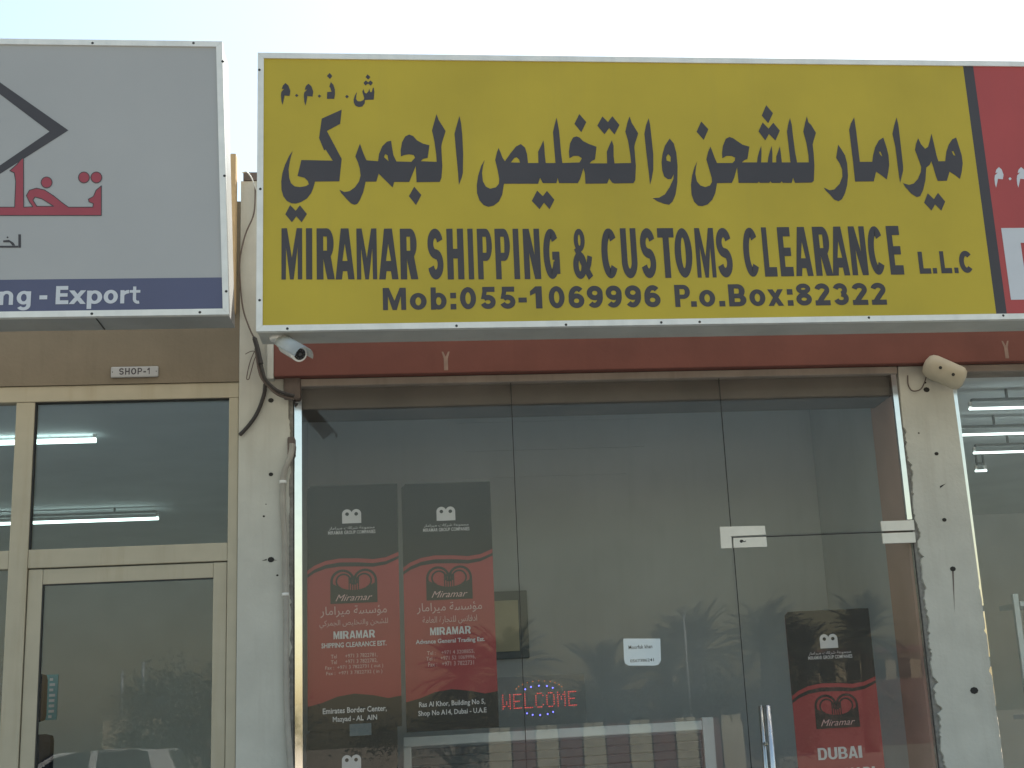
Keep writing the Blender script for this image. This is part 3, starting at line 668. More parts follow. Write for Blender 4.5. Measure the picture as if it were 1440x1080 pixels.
# left sign: white face with blue band
c = [P(-330, 62, YS), P(312.5, 58, YS), P(322, 442, YS), P(-320, 462, YS)]
c[0].z = c[1].z+.0; c[3].z = c[2].z
q = [(p.x, p.z) for p in c]
sw = thing('sign_board', ((c[2].x+c[3].x)/2, YB, c[2].z), 'white shop sign with a dark diamond logo, red Arabic word and dark blue Export band', 'sign')
bm = B(); prism(bm, [(q[0][0], q[0][1]-.004), (q[1][0]-.004, q[1][1]-.004), (q[2][0]-.004, q[2][1]+.004), (q[3][0], q[3][1]+.004)], YS+.012, YB)
link('sign_box', bm, M['sheet'], sw)
bm = B(); xm_ = X(132, 448, YS)
box(bm, xm_-.002, xm_+.002, YS+.03, YB-.01, q[2][1]+.0005, q[2][1]+.0035); link('seam', bm, M['screw'], sw)
bm = B(); flat(bm, [[(q[0][0]+.01, q[0][1]-.01), (q[1][0]-.012, q[1][1]-.01), (q[2][0]-.012, q[2][1]+.01), (q[3][0]+.01, q[3][1]+.01)]], YS+.008); link('white_panel', bm, M['signwhite'], sw)
zbb = (Z(0, 391.5, YS)+Z(314, 390.5, YS))/2
bm = B(); flat(bm, [[(q[3][0]+.01, q[2][1]+.01), (q[2][0]-.013, q[2][1]+.01), (q[2][0]-.017, zbb), (q[3][0]+.01, zbb)]], YS+.0074); bb_ = link('blue_band', bm, M['signblue'], sw)
bm = B(); sign_frame(bm, q[0], q[1], q[2], q[3], fw, YS, YS+.03); fr3 = link('sign_frame', bm, M['alu'], sw)
screws(fr3, [(130, 60.3), (272, 60.3), (313, 86), (315.5, 247), (318, 409.5), (129, 441), (281, 439)], YS-.0014)
bm = B()
H_ = lambda p: crop(0, 300, 4, p)
def pl_(pts, Y=YT): px_shape(bm, [pts], Y)
for ch, a, b in (('n', -2, 17.5), ('g', 22.5, 42.5), ('-', 54.5, 65.5), ('E', 77.5, 95.5), ('x', 96, 120), ('p', 121.5, 143), ('o', 145, 165), ('r', 168.5, 181), ('t', 181.5, 196.5)):
    z0 = (Z(0, 427.5, YS)+Z(196, 426.6, YS))/2; z1 = z0+(Z(86, 401.5, YS)-Z(86, 427, YS))
    put_glyph(bm, ch, X(a, 427, YS), X(b, 427, YS), z0, z1, YT-.0008, .30, .21)
link('lettering', bm, M['inkwhite'], bb_)
bm = B()
J_ = lambda p: crop(0, 40, 4, p)
tipL = -815
px_shape(bm, [J_([(385,573),(0,303),(-215,152),(-600,440),(tipL,573),(-430,818),(-215,955),(0,818)]), J_([(278,580),(0,770),(-215,905),(-430,770),(-700,580),(-430,385),(-215,225),(0,370)])], YT+.0003)
for qd in ([(103,118),(118,118),(118,193),(103,193)], [(-60,182),(102,182),(102,193),(-60,193)], [(18,152),(50,149),(76,165),(86,181),(70,181),(55,163),(18,163)], [(42,129),(49,135),(42,141),(36,135)]):
    px_shape(bm, [H_(qd)], YT)
link('logo', bm, M['ink'], sw)
bm = B(); red = [(-120,1005),(82,1005),(88,860),(80,812),(55,800),(95,765),(115,740),(132,725),(133,1005),(185,1003),(165,975),(148,940),(165,910),(205,898),(250,908),(300,940),(350,980),(385,1005),(522,1005),(525,985),(500,975),(497,960),(525,945),(540,910),(570,885),(570,1052),(-120,1052)]
redh = [(207,1000),(185,965),(197,948),(235,958),(302,1000)]
px_shape(bm, [J_(red), J_(redh)], YT-.0002)
cir = [(262,866),(472,838),(542,838)]
for cx_, cy_ in cir: px_shape(bm, [J_(arc(cx_, cy_, 30, 30, 0, 340, 17))], YT-.0002)
link('arabic_lettering', bm, M['inkred'], sw)
bm = B()
def outline(pts, w):
    n = len(pts)
    for i in range(n):
        a = Vector(pts[i]); b = Vector(pts[(i+1) % n]); d = (b-a)
        if d.length < 1e-6: continue
        nn = Vector((-d.y, d.x)).normalized()*w
        e_ = d.normalized()*w*.7
        px_shape(bm, [[tuple(a+nn-e_), tuple(b+nn+e_), tuple(b-nn+e_), tuple(a-nn-e_)]], YT-.0005-.0001*(i % 2))
for L in [J_(red), J_(redh)]+[J_(arc(x_, y_, 31, 31, 0, 340, 17)) for x_, y_ in cir]: outline(L, .55)
link('letter_outline', bm, M['ink'], sw)

# sign fixing timber and posts between the signs
bm = B(); x0 = X(327.5, 240, .0); zt0_ = Z(332, 440, -.06); box(bm, x0, x0+.030, -.10, -.03, zt0_, Z(332, 220, -.06), .004)
tag(link('timber_post', bm, M['wood'], loc=(x0, -.06, zt0_)), 'narrow raw timber batten standing up between the two signs', 'post')

# ------------------------------------------------------------------ shop number plate
pc = P(189, 522.5, -.035)
pq = thing('number_plate', (pc.x, -.021, pc.z), 'small white plate reading SHOP-1 above the left shop door', 'sign')
bm = B(); box(bm, pc.x-.122, pc.x+.122, -.034, -.021, pc.z-.030, pc.z+.030, .008); link('plate', bm, M['signwhite'], pq)
bm = B(); xx = X(167.5, 522, -.0345)
for ch, wd in (('S', .024), ('H', .024), ('O', .027), ('P', .023), ('-', .014), ('1', .012)):
    put_glyph(bm, ch, xx, xx+wd, pc.z-.016, pc.z+.020, -.0346, .26, .18); xx += wd+.0065
link('lettering', bm, M['ink'], pq)
bm = B(); disc(bm, (pc.x-.112, pc.z), .003, -.0345); disc(bm, (pc.x+.112, pc.z), .003, -.0345); link('screw', bm, M['screw'], pq)

# ------------------------------------------------------------------ security camera under the yellow sign
cm = P(391, 477, -.68); zb_s = zb+.004
sc_ = thing('security_camera', (cm.x, -.68, zb_s), 'white bullet security camera hung under the left end of the yellow sign', 'camera')
bm = B(); tube(bm, [(cm.x, -.68, zb_s-.0005), (cm.x, -.68, zb_s-.016)], [.044, .038], 20); link('mount', bm, M['camwhite'], sc_)
bm = B(); tube(bm, smooth_path([(cm.x, -.68, zb_s-.016), (cm.x+.002, -.69, zb_s-.035), (cm.x+.012, -.70, zb_s-.048)]), .012, 10); link('arm', bm, M['camwhite'], sc_)
front = P(421.5, 498, -.84); back = P(399, 485, -.70)
dv = (front-back).normalized()
bm = B(); tube(bm, [back-dv*.01, back, back+dv*.02, back+dv*.022, front-dv*.03, front-dv*.028, front], [.014, .026, .029, .037, .037, .038, .038], 20)
link('body', bm, M['camwhite'], sc_)
bm = B(); tube(bm, [front+dv*.0005, front+dv*.002], [.0285, .0285], 20); lf = link('lens', bm, M['lens'], sc_)
bm = B()
sdv = dv.cross(Vector((0, 0, 1))).normalized(); upv = sdv.cross(dv).normalized()
for kk in range(9):
    a = 2*math.pi*kk/9; pnt = front+dv*.0026+(sdv*math.cos(a)+upv*math.sin(a))*.021
    tube(bm, [pnt, pnt+dv*.001], .003, 6)
tube(bm, [front+dv*.0026, front+dv*.006], .008, 10)
link('lens_ring', bm, M['ring'], lf)
bm = B()      # sun hood: curved shell over the body
ringsA = []
for t_ in (-.005, .05, .10, (front-back).length+.05):
    rr_ = .047
    ringsA.append([(back+dv*t_+(sdv*math.cos(a)+upv*math.sin(a))*rr_) for a in [R(-6+192*i/14) for i in range(15)]])
va = [[bm.verts.new(p) for p in rg] for rg in ringsA]
for i in range(len(va)-1):
    for j in range(14): bm.faces.new((va[i][j], va[i][j+1], va[i+1][j+1], va[i+1][j])).smooth = True
bmesh.ops.solidify(bm, geom=bm.faces[:], thickness=.003)
link('sun_hood', bm, M['camwhite'], sc_)

# beige fixture on the right pillar
a = P(1312, 516, -.10); b = P(1353, 534, -.15)
wf = thing('wall_fixture', (a.x+.08, -.024, a.z-.03), 'beige rounded cylinder fitting with two dark screws at the top of the right pillar', 'fixture')
dv2 = (b-a).normalized()
bm = B(); n_ = 12
prof = [(-.052, .022), (-.042, .050), (-.025, .064), (0, .070), (.145, .070), (.165, .067), (.182, .054), (.190, .028)]
tube(bm, [a+dv2*t_ for t_, _ in prof], [r_ for _, r_ in prof], 24); link('body', bm, M['beige'], wf)
bm = B()
for px, py in ((1322.5, 517), (1340.5, 526.7)):
    d_ = (P(px, py, 0)-CAM).normalized()
    # march onto the cylinder surface
    best = None
    for s_ in range(0, 9000):
        p_ = CAM+d_*(6.3+s_*.0002); rel = p_-a; ax_ = rel.dot(dv2); rad_ = (rel-dv2*ax_).length
        if rad_ < .0705: best = p_; nrm = (rel-dv2*ax_).normalized(); break
    if best: bm = B(); tube(bm, [best-nrm*.002, best+nrm*.0012], .0095, 10); link('screw', bm, M['screw'], wf)
bm = B(); tube(bm, [a+dv2*.03+Vector((0, .02, .0)), Vector((a.x+.03, -.024, a.z-.05))], .02, 10); link('bracket', bm, M['beige'], wf)
w0 = [P(x, y, -.03) for x, y in ((1276.5, 528), (1277, 540), (1281, 548), (1287, 550), (1295, 547), (1300, 538), (1303, 528))]
bm = B(); tube(bm, smooth_path(w0), .0035, 6)
tag(link('wire_loop', bm, M['cablebrown'], loc=w0[0]), 'thin brown loop of wire hanging on the right pillar beside the beige fitting', 'wire')

# ------------------------------------------------------------------ cables and conduit on the left pillar
def cable(name, pts, Y, r, m, label, cat='cable', seg=8):
    p3 = [P(x, y, yy if yy is not None else Y) for x, y, *rest in pts for yy in [(rest[0] if rest else None)]]
    bm = B(); tube(bm, smooth_path(p3), r, seg)
    return tag(link(name, bm, M[m], loc=p3[-1]), label, cat)
cable('cable', ((359, 262), (357, 300), (345, 330), (337.5, 365), (338, 400), (342, 435), (351, 462), (358, 476)), -.05, .0042, 'cablebrown', 'thin dark cable sagging between the white sign and the yellow sign')
cable('cable', ((341, 243, -.05), (347, 242, -.08), (353, 249, -.08), (357, 258, -.08), (361, 268, -.06)), -.07, .0035, 'cablewhite', 'short white cable curling over the wall top between the signs')
cable('cable', ((357, 474), (363, 495), (369, 520), (374, 534), (390, 549), (414, 557)), -.105, .0085, 'cable', 'thick black cable bundle running beside the red lintel to the glass corner')
cable('cable', ((360, 490), (366, 525), (376, 541), (392, 555), (413, 561)), -.09, .009, 'cablebrown', 'dusty brown conduit under the black cable bundle')
cable('cable', ((373, 540), (371, 556), (362, 580), (350, 598), (337, 612)), -.04, .0105, 'cable', 'thick black cable curving down from the bundle to the left shop frame')
cable('cable', ((361, 493), (357, 496), (351, 511), (347.5, 527), (347, 533), (350, 533), (352, 526), (358, 505), (362, 497)), -.06, .0025, 'cablebrown', 'thin loose loop of wire dangling from the cable bundle', 'wire')
cable('cable', ((361, 494), (353, 494), (345, 498)), -.06, .0022, 'cablebrown', 'short loose wire end sticking out left of the cable bundle', 'wire')
bm = B(); tp = [P(x, y, -.106) for x, y in ((358, 476), (361, 486), (364, 498), (367, 512))]
tube(bm, smooth_path(tp), .0125, 10); tag(link('cable_tape', bm, M['cable'], loc=tp[0]), 'black tape wound round the top of the cable bundle', 'tape')
cpts = ((411, 624), (409, 640), (401, 660), (397.6, 678), (397.6, 715), (400, 752), (401.2, 815), (402.2, 870), (402.4, 965), (404.4, 1020), (409, 1085), (412, 1140))
p3 = [P(x, y, -.045) for x, y in cpts]
cn = thing('conduit', p3[-1], 'grey plastic conduit clipped down the right edge of the left pillar', 'pipe')
bm = B(); tube(bm, smooth_path(p3), .0155, 12); link('pipe', bm, M['conduit'], cn)
for x, y in ((397.8, 678), (401.4, 836)):
    c_ = P(x, y, -.045); bm = B(); tube(bm, [c_+Vector((0, 0, .008)), c_-Vector((0, 0, .008))], .0185, 12); link('clip', bm, M['clip'], cn)
bm = B(); c_ = P(410, 628, -.03); box(bm, c_.x-.02, c_.x+.018, -.05, -.0235, c_.z-.05, c_.z+.05, .008); link('bracket', bm, M['cablebrown'], cn)
# ridge at the top corner of the glass
bm = B(); c_ = P(407, 545, -.03); box(bm, c_.x-.03, c_.x+.06, -.05, -.0235, c_.z-.07, c_.z+.06, .015)
tag(link('junction_box', bm, M['cablebrown'], loc=(c_.x, -.02, c_.z)), 'dark dusty junction box where the cables meet the glass corner', 'box')

# ------------------------------------------------------------------ banners in the window
def banner(name, label, px_tl, px_tr, ybot, Y, kind, group='black and red banners in the window'):
    """kind: 'clear','trade','dubai','low' decides the printed text"""
    tl = P(*px_tl, Y); tr = P(*px_tr, Y)
    x0, x1 = tl.x, tr.x; z1 = (tl.z+tr.z)/2; z0 = Z((px_tl[0]+px_tr[0])/2, ybot, Y); 
    W = x1-x0; Hs = 1.305                        # printed height that v = 1 stands for
    V = lambda v: z1-v*Hs
    U = lambda u: x0+u*W
    t = thing(name, (x0+W/2, Y, z0), label, 'banner', group)
    bm = B()
    cr = .02
    pts = [(x0, z0), (x1, z0), (x1, z1-cr*.3), (x1-cr*.3, z1), (x0+cr, z1), (x0, z1-cr)]
    prism(bm, pts, Y, Y+.003); sh = link('sheet', bm, M['bred'], t)
    bm = B(); y1 = Y-.0008
    vt = [(0, .345), (.08, .325), (.2, .308), (.35, .300), (.55, .302), (.72, .308), (.86, .302), (1, .282)]
    flat(bm, [[(U(0)+cr, z1), (U(0), z1-cr)]+[(U(u), V(v)) for u, v in vt]+[(U(1), z1)]], y1)
    link('black_print', bm, M['bblack'], t); bm = B()
    s1 = [(u, v+.016) for u, v in vt]; s2 = [(u, v+.034-.012*abs(u-.45)) for u, v in vt]
    for i in range(len(vt)-1):
        flat(bm, [[(U(s1[i][0]), V(s1[i][1])), (U(s1[i+1][0]), V(s1[i+1][1])), (U(s2[i+1][0]), V(s2[i+1][1])), (U(s2[i][0]), V(s2[i][1]))]], y1)
    vb = [(0, .880), (.15, .868), (.32, .846), (.5, .838), (.7, .848), (.86, .862), (1, .855)]
    link('black_stripe', bm, M['bblack'], t); bm = B()
    if V(.9) > z0:
        flat(bm, [[(U(u), V(v)) for u, v in vb]+[(U(1), z0), (U(0), z0)]], y1)
        link('black_print', bm, M['bblack'], t)
    else: bm.free()
    y2 = Y-.0016
    def logo(bm, u0, u1, v0, v1, y, lines):
        """scroll block: solid foot with a sagging top, two volutes above"""
        xa_, xb_, za, zb2 = U(u0), U(u1), V(v1), V(v0); w_ = xb_-xa_; h_ = zb2-za; r_ = w_*.26
        if lines: sag = [(xa_+w_*(1-k_/12), za+h_*(.62-.24*math.sin(math.pi*k_/12))) for k_ in range(13)]
        else: sag = [(xa_+w_*(1-k_/12), za+h_*(.74-.30*math.sin(math.pi*k_/12))) for k_ in range(13)]
        flat(bm, [[(xa_, za), (xb_, za)]+sag], y)
        for sx_, cx_ in ((1, xa_+r_), (-1, xb_-r_)):
            cz_ = zb2-r_*1.0
            rr = ((1., .80), (.66, .52)) if lines else ((1., .38),)
            for q_, (ro, ri) in enumerate(rr):
                ox = sx_*r_*.08*q_
                a0, a1 = (-40, 320) if not lines else (-20, 250)
                n_ = 22; A_o = [R(a0+(a1-a0)*k_/n_) for k_ in range(n_+1)]
                if sx_ < 0: A_o = [math.pi-a_ for a_ in A_o]
                for k_ in range(n_):
                    qd = [(cx_+ox+r_*f_*math.cos(a_), cz_+r_*f_*math.sin(a_)) for f_, a_ in ((ro, A_o[k_]), (ro, A_o[k_+1]), (ri, A_o[k_+1]), (ri, A_o[k_]))]
                    flat(bm, [qd], y-.0002-.0001*q_)
        for kx in ((.40, .45, .50, .55, .60) if lines else (.5,)):
            hw = w_*(.011 if lines else .05)
            flat(bm, [[(xa_+w_*kx-hw, za+h_*.3), (xa_+w_*kx+hw, za+h_*.3), (xa_+w_*kx+hw, zb2-h_*(.2 if lines else .34)), (xa_+w_*kx-hw, zb2-h_*(.2 if lines else .34))]], y-.0005)
    def part(name, m, parent=None): return link(name, bm, M[m], parent or t)
    c = U(.49)
    bm = B(); logo(bm, .385, .595, .100, .158, y2, False); part('logo', 'btext')
    bm = B(); font_text(bm, arabic('مجموعة شركات ميرامار'), c, V(.185), W*.50, .020, y2); part('arabic_print', 'btext')
    bm = B(); font_text(bm, 'MIRAMAR GROUP COMPANIES', c, V(.202), W*.52, .019, y2, .012); part('print', 'btext')
    if kind != 'low':
        def cap_line(txt, cxu, v, w_, h_, gap=.12):
            n_ = len(txt); cw = w_/(n_+(n_-1)*gap); xx_ = U(cxu)-w_/2
            for ch in txt:
                if ch != ' ':
                    ww = cw*(.42 if ch == 'I' else 1.12)
                    put_glyph(bm, ch, xx_, xx_+ww, V(v), V(v)+h_, y2, {'I': 1, 'M': .26}.get(ch, .30), .17)
                    xx_ += ww+cw*gap
                else: xx_ += cw*.5
        rows = []
        if kind == 'dubai':
            bm = B(); cap_line('DUBAI', .50, .605, W*.52, .062); part('heading', 'btext')
            bm = B(); cap_line('ABU DHABI', .5, .690, W*.82, .062); part('heading', 'btext')
        else:
            bm = B(); cap_line('MIRAMAR', .50, .622, W*.44, .040); part('heading', 'btext')
        if kind == 'clear':
            rows = [('SHIPPING CLEARANCE EST.', .656, .70, .026, .02, 'btext'), ('Emirates Border Center,', .915, .68, .034, .02, 'btext'), ('Mazyad - AL  AIN', .949, .47, .034, .02, 'btext'),
                    ('Tel      +971 3 7822781,', .700, .50, .023, .006, 'bpink'), ('Tel      +971 3 7822782,', .722, .50, .023, .006, 'bpink'), ('Fax :  +971 3 7822731 ( out )', .744, .62, .023, .006, 'bpink'), ('Fax :  +971 3 7822732 ( in )', .766, .60, .023, .006, 'bpink')]
        if kind == 'trade':
            rows = [('Advance General Trading Est.', .660, .76, .030, .02, 'btext'), ('Ras Al Khor, Building No 5,', .908, .72, .034, .02, 'btext'), ('Shop No A14, Dubai - U.A.E', .942, .74, .034, .02, 'btext'),
                    ('Tel :    +971 4 3208855,', .702, .52, .023, .006, 'bpink'), ('Tel :    +971 52 1069996,', .724, .54, .023, .006, 'bpink'), ('Fax :   +971 3 7822731', .746, .50, .023, .006, 'bpink')]
        for s_, v_, w_, h_, of_, m_ in rows:
            bm = B(); font_text(bm, s_, U(.5), V(v_), W*w_, h_, y2, of_); part('print', m_)
        bm = B(); logo(bm, .25, .76, .345, .482, y2, True); dk = part('logo', 'bblack')
        bm = B(); font_text(bm, 'Miramar', U(.505), V(.472), W*.40, .034, y2-.0012, .0, 'C', .45); part('print', 'bpink', dk)
        if kind in ('clear', 'trade'):
            bm = B(); font_text(bm, arabic('مؤسسة ميرامار'), U(.5), V(.536), W*.72, .058, y2, .004); part('arabic_print', 'bpink')
            bm = B(); font_text(bm, arabic('للشحن والتخليص الجمركي' if kind == 'clear' else 'ادفانس للتجارة العامة'), U(.5), V(.580), W*(.74 if kind == 'clear' else .60), .044, y2); part('arabic_print', 'bpink')
    return t
b1 = banner('banner', 'black and red banner with shipping clearance print, first from the left pillar', (431.5, 684), (558.5, 680.5), 1025, .03, 'clear')
b2 = banner('banner', 'black and red banner with general trading print, right of another banner', (564.5, 680.5), (689, 677.5), 1027, .032, 'trade')
b3 = banner('banner', 'black and red banner reading DUBAI on the glass door', (1103, 861), (1221, 854.5), 1300, .03, 'dubai')
b4 = banner('banner', 'lower black banner, only its top with white logo showing, below the shipping clearance banner', (431, 1027), (558.5, 1022), 1330, .034, 'low')
bm = B(); c_ = P(507, 1026, .028)
box(bm, c_.x-.055, c_.x+.055, .0262, .0268, c_.z-.03, c_.z+.03); tag(link('tape_strip', bm, M['slat'], loc=c_), 'strip of grey tape joining the upper and lower banners at the left', 'tape')

# paper notice on the glass
nt_ = P(902, 916, .0115)
no = thing('notice', (nt_.x, .0115, nt_.z), 'small white paper notice with two printed lines stuck on the glass', 'notice')
qa = [P(x, y, .0115) for x, y in ((876.5, 898), (928.5, 898), (929.5, 929), (926, 934.5), (921, 936), (884, 936), (879, 933), (877.5, 927))]
bm = B(); prism(bm, [(p.x, p.z) for p in qa], .0112, .0118); link('sheet', bm, M['paper'], no)
bm = B(); font_text(bm, 'Moorfuk khan', nt_.x-.004, nt_.z+.014, .128, .020, .0108, .01); font_text(bm, '0567386241', nt_.x, nt_.z-.055, .128, .016, .0108, .01)
link('print', bm, M['ink'], no)

# LED welcome sign
F57 = {'W': ("10001","10001","10001","10101","10101","11011","10001"), 'E': ("11111","10000","10000","11110","10000","10000","11111"), 'L': ("10000","10000","10000","10000","10000","10000","11111"), 'C': ("01110","10001","10000","10000","10000","10001","01110"), 'O': ("01110","10001","10001","10001","10001","10001","01110"), 'M': ("10001","11011","10101","10101","10001","10001","10001")}
YL = .14
la, lb_ = P(706, 988, YL), P(811, 981, YL)
lw = lb_.x-la.x; lzc = (la.z+lb_.z)/2
le = thing('led_sign', (la.x+lw/2, YL+.02, lzc-.13), 'dark LED sign spelling WELCOME in red dots behind the glass', 'sign')
bm = B(); box(bm, la.x-.05, lb_.x+.05, YL+.004, YL+.024, lzc-.13, lzc+.13, .01); link('panel', bm, M['smoked'], le)
def dots(bm, pts, r):
    for x, z in pts: bmesh.ops.create_icosphere(bm, subdivisions=1, radius=r, matrix=Matrix.Translation((x, YL, z)))
step = lw/(7*5+6*1.2)
for i, ch in enumerate('WELCOME'):
    rp_ = [(la.x+(i*6.2+c2+.5)*step, lzc+.035-r_*.0118) for r_ in range(7) for c2 in range(5) if F57[ch][r_][c2] == '1']
    bm = B(); dots(bm, rp_, .003); link('led_letter', bm, M['ledr'], le)
cxl = la.x+lw*.5
bm = B(); dots(bm, [(cxl+.085*math.cos(R(a_)), lzc+.045+.03*math.sin(R(a_))) for a_ in (30, 60, 90, 120, 150)]+[(cxl+.085*math.cos(R(a_)), lzc-.048-.03*math.sin(R(a_))) for a_ in (35, 62, 90, 118, 145)], .0040); link('blue_leds', bm, M['ledb'], le)
bm = B(); dots(bm, [(cxl+.13*math.cos(R(a_)), lzc+.045+.055*math.sin(R(a_))) for a_ in range(20, 161, 14)], .0030); link('orange_leds', bm, M['ledo'], le)

# ------------------------------------------------------------------ inside the shops
Yc = 1.0
cl, cr_ = P(567, 1037, Yc), P(1003, 1010, Yc)
zc_ = (cl.z+cr_.z)/2
co = thing('counter', ((cl.x+cr_.x)/2, Yc+.3, .14), 'reception counter with pale frame and grey slatted front inside the shop', 'counter')
bm = B(); box(bm, cl.x, cr_.x-.07, Yc, Yc+.05, zc_-.06, zc_-.005, .006); box(bm, cl.x, cl.x+.045, Yc+.001, Yc+.05, .14, zc_-.061, .006)
box(bm, cr_.x-.069, cr_.x, Yc-.004, Yc+.06, .14, zc_+.012, .006); link('counter_frame', bm, M['counter'], co)
bm = B()
for i in range(22): box(bm, cl.x+.05, cr_.x-.075, Yc+.018, Yc+.04, zc_-.075-(i+1)*.05+.004, zc_-.075-i*.05, .004)
link('slat_front', bm, M['slat'], co)
bm = B(); box(bm, cl.x, cr_.x, Yc+.052, Yc+.6, zc_-.045, zc_-.012, .005); link('counter_top', bm, M['counter'], co)
# notice board at the back
p0, p1 = P(690, 832, 1.96), P(745, 925, 1.96)
nb = thing('notice_board', (p1.x-.3, 1.999, p1.z), 'cream notice board in a grey frame right of the general trading banner inside the shop', 'board')
bm = B(); box(bm, p1.x-.8, p1.x, 1.965, 1.9985, p1.z, p0.z, .005); link('frame', bm, M['slat'], nb)
bm = B(); box(bm, p1.x-.74, p1.x-.065, 1.955, 1.9645, p1.z+.05, p0.z-.065); link('panel', bm, M['board'], nb)
# tube lights
def tube_light(x0, x1, Y, z, label, m='tube', rad=.015, grp='fluorescent tube lights on the ceilings'):
    t = thing('tube_light', ((x0+x1)/2, Y, ZC), label, 'lamp', grp)
    bm = B(); box(bm, x0+.02, x1-.02, Y-.02, Y+.02, z+.05, z+.075, .006); link('housing', bm, M['greyframe'], t)
    for f_ in (.2, .8):
        bm = B(); xs_ = x0+(x1-x0)*f_; box(bm, xs_-.008, xs_+.008, Y-.008, Y+.008, z+.0755, ZC+.0015); link('drop_rod', bm, M['greyframe'], t)
    bm = B(); tube(bm, [(x0, Y, z), (x1, Y, z)], rad, 10); link('tube', bm, M[m], t)
    for xx_ in (x0, x1-.02):
        bm = B(); box(bm, xx_, xx_+.02, Y-.012, Y+.012, z+.0175, z+.0495); link('tube_holder', bm, M['clip'], t)
    return t
a = P(135, 619, 2.6); tube_light(a.x-1.6, a.x, 2.6, a.z, 'bright tube light nearer the window in the left shop, upper of its two', 'tube', .019)
a = P(223, 729, 5.6); tube_light(a.x-2.0, a.x, 5.6, a.z, 'thin tube light deeper in the left shop, lower of its two')
for px, py, Y, ln, s_ in ((1363, 575, 1.9, 1.5, 'topmost tube light seen through the right shop glass'), (1342.5, 612, 2.75, 1.7, 'second tube light from the top in the right shop'), (1369, 637, 3.5, 1.6, 'third tube light from the top in the right shop'), (1371.5, 662.3, 4.35, .11, 'short stub of tube light lowest in the right shop')):
    a = P(px, py, Y); tube_light(a.x, a.x+ln, Y, min(a.z, 3.43), s_, 'tubew', .010)
# chair and cyan strip in the left shop
a, b = P(62, 949, 1.6), P(79, 1012, 1.6)
bm = B(); box(bm, a.x, b.x, 1.6, 1.62, b.z, a.z)
cy_ = link('wall_poster', bm, M['cyan'], loc=(a.x, 1.61, b.z)); tag(cy_, 'narrow cyan strip poster with pale dots inside the left shop door', 'poster')
bm = B()
for i, h_ in enumerate((.012, .02, .014, .022, .02, .02, .02, .012)):
    zc3 = a.z-.03-i*(a.z-b.z-.05)/7; box(bm, a.x+.035, a.x+.035+h_*1.6, 1.5985, 1.5998, zc3-.008, zc3+.008)
link('print', bm, M['paper'], cy_)
ch_ = thing('office_chair', (P(40, 1000, 1.3).x, 1.3, .14), 'dark high-backed office chair half hidden by the left door frame', 'chair')
c1 = P(45, 948, 1.3); c2_ = P(45, 1016, 1.3)
bm = B(); box(bm, c1.x-.16, P(65, 980, 1.3).x, 1.27, 1.36, c2_.z, c1.z, .04); link('headrest', bm, M['chair'], ch_)
bm = B(); box(bm, c1.x-.22, c1.x+.13, 1.29, 1.39, .62, c2_.z-.07, .045); link('backrest', bm, M['chair'], ch_)
bm = B(); box(bm, c1.x-.28, c1.x+.2, .82, 1.28, .54, .62, .03); link('seat', bm, M['chair'], ch_)
bm = B(); tube(bm, [(c1.x-.04, 1.06, .2), (c1.x-.04, 1.06, .54)], .03, 10)
for kk in range(5): tube(bm, [(c1.x-.04, 1.06, .22), (c1.x-.04+.28*math.cos(kk*1.257), 1.06+.28*math.sin(kk*1.257), .17)], .02, 8)
link('base', bm, M['screw'], ch_)
bm = B(); box(bm, c1.x-.06, c1.x-.02, 1.33, 1.35, c2_.z-.075, c2_.z+.005); link('stem', bm, M['screw'], ch_)
# white upright and rail deep in the right shop
p0, p1 = P(1424, 835, .8), P(1436, 1010, .8)
sh_ = thing('display_stand', (p0.x+.3, .85, .14), 'pale metal display stand inside the right shop behind the glass', 'stand')
bm = B(); box(bm, p0.x, p0.x+.035, .8, .83, .14, p0.z, .003); box(bm, p0.x+.9, p0.x+.935, .8, .83, .14, p0.z, .003); link('upright', bm, M['counter'], sh_)
bm = B(); 
for zz_ in (p0.z-.05, 1.2, .7): box(bm, p0.x+.036, p0.x+.899, .79, 1.1, zz_-.03, zz_, .004)
link('shelf', bm, M['counter'], sh_)

# ------------------------------------------------------------------ across the road: what the panes mirror
def mir(px, py, d):
    p = P(px, py, d); return Vector((p.x, -d, p.z))
# concrete barriers
def barrier_bm(L, h):
    bm = B()
    prof = [(-.30, 0), (.30, 0), (.30, .10), (.17, .36), (.10, h), (-.10, h), (-.17, .36), (-.30, .10)]
    a_ = [bm.verts.new((-L/2, y, z)) for y, z in prof]; b_ = [bm.verts.new((L/2, y, z)) for y, z in prof]
    bm.faces.new(a_[::-1]); bm.faces.new(b_)
    for i in range(8): bm.faces.new((a_[i], a_[(i+1) % 8], b_[(i+1) % 8], b_[i]))
    bmesh.ops.recalc_face_normals(bm, faces=bm.faces[:])
    for sx in (-.25, .25): box(bm, sx*L-.09, sx*L+.09, -.07, .07, h+.001, h+.13, .01)
    return bm
DB = 19.0
xb0 = P(686, 1040, DB).x; xb1 = P(1043, 1015, DB).x; nB = 11; Lb = (xb1-xb0)/nB
protos = {}
for i in range(nB):
    kind = i % 2; x_ = xb0+(i+.5)*Lb
    if kind not in protos:
        protos[kind] = o = link('road_barrier', barrier_bm(Lb-.03, 1.27 if kind == 0 else 1.24), M['bcream'] if kind == 0 else M['bmaroon'], loc=(0, 0, 0))
    else:
        o = protos[kind].copy(); COL.objects.link(o)
    o.location = (x_, -DB, .0)
    tag(o, ('cream' if kind == 0 else 'maroon')+' concrete barrier in the row along the far side of the road', 'barrier', 'cream barriers along the road' if kind == 0 else 'maroon barriers along the road')
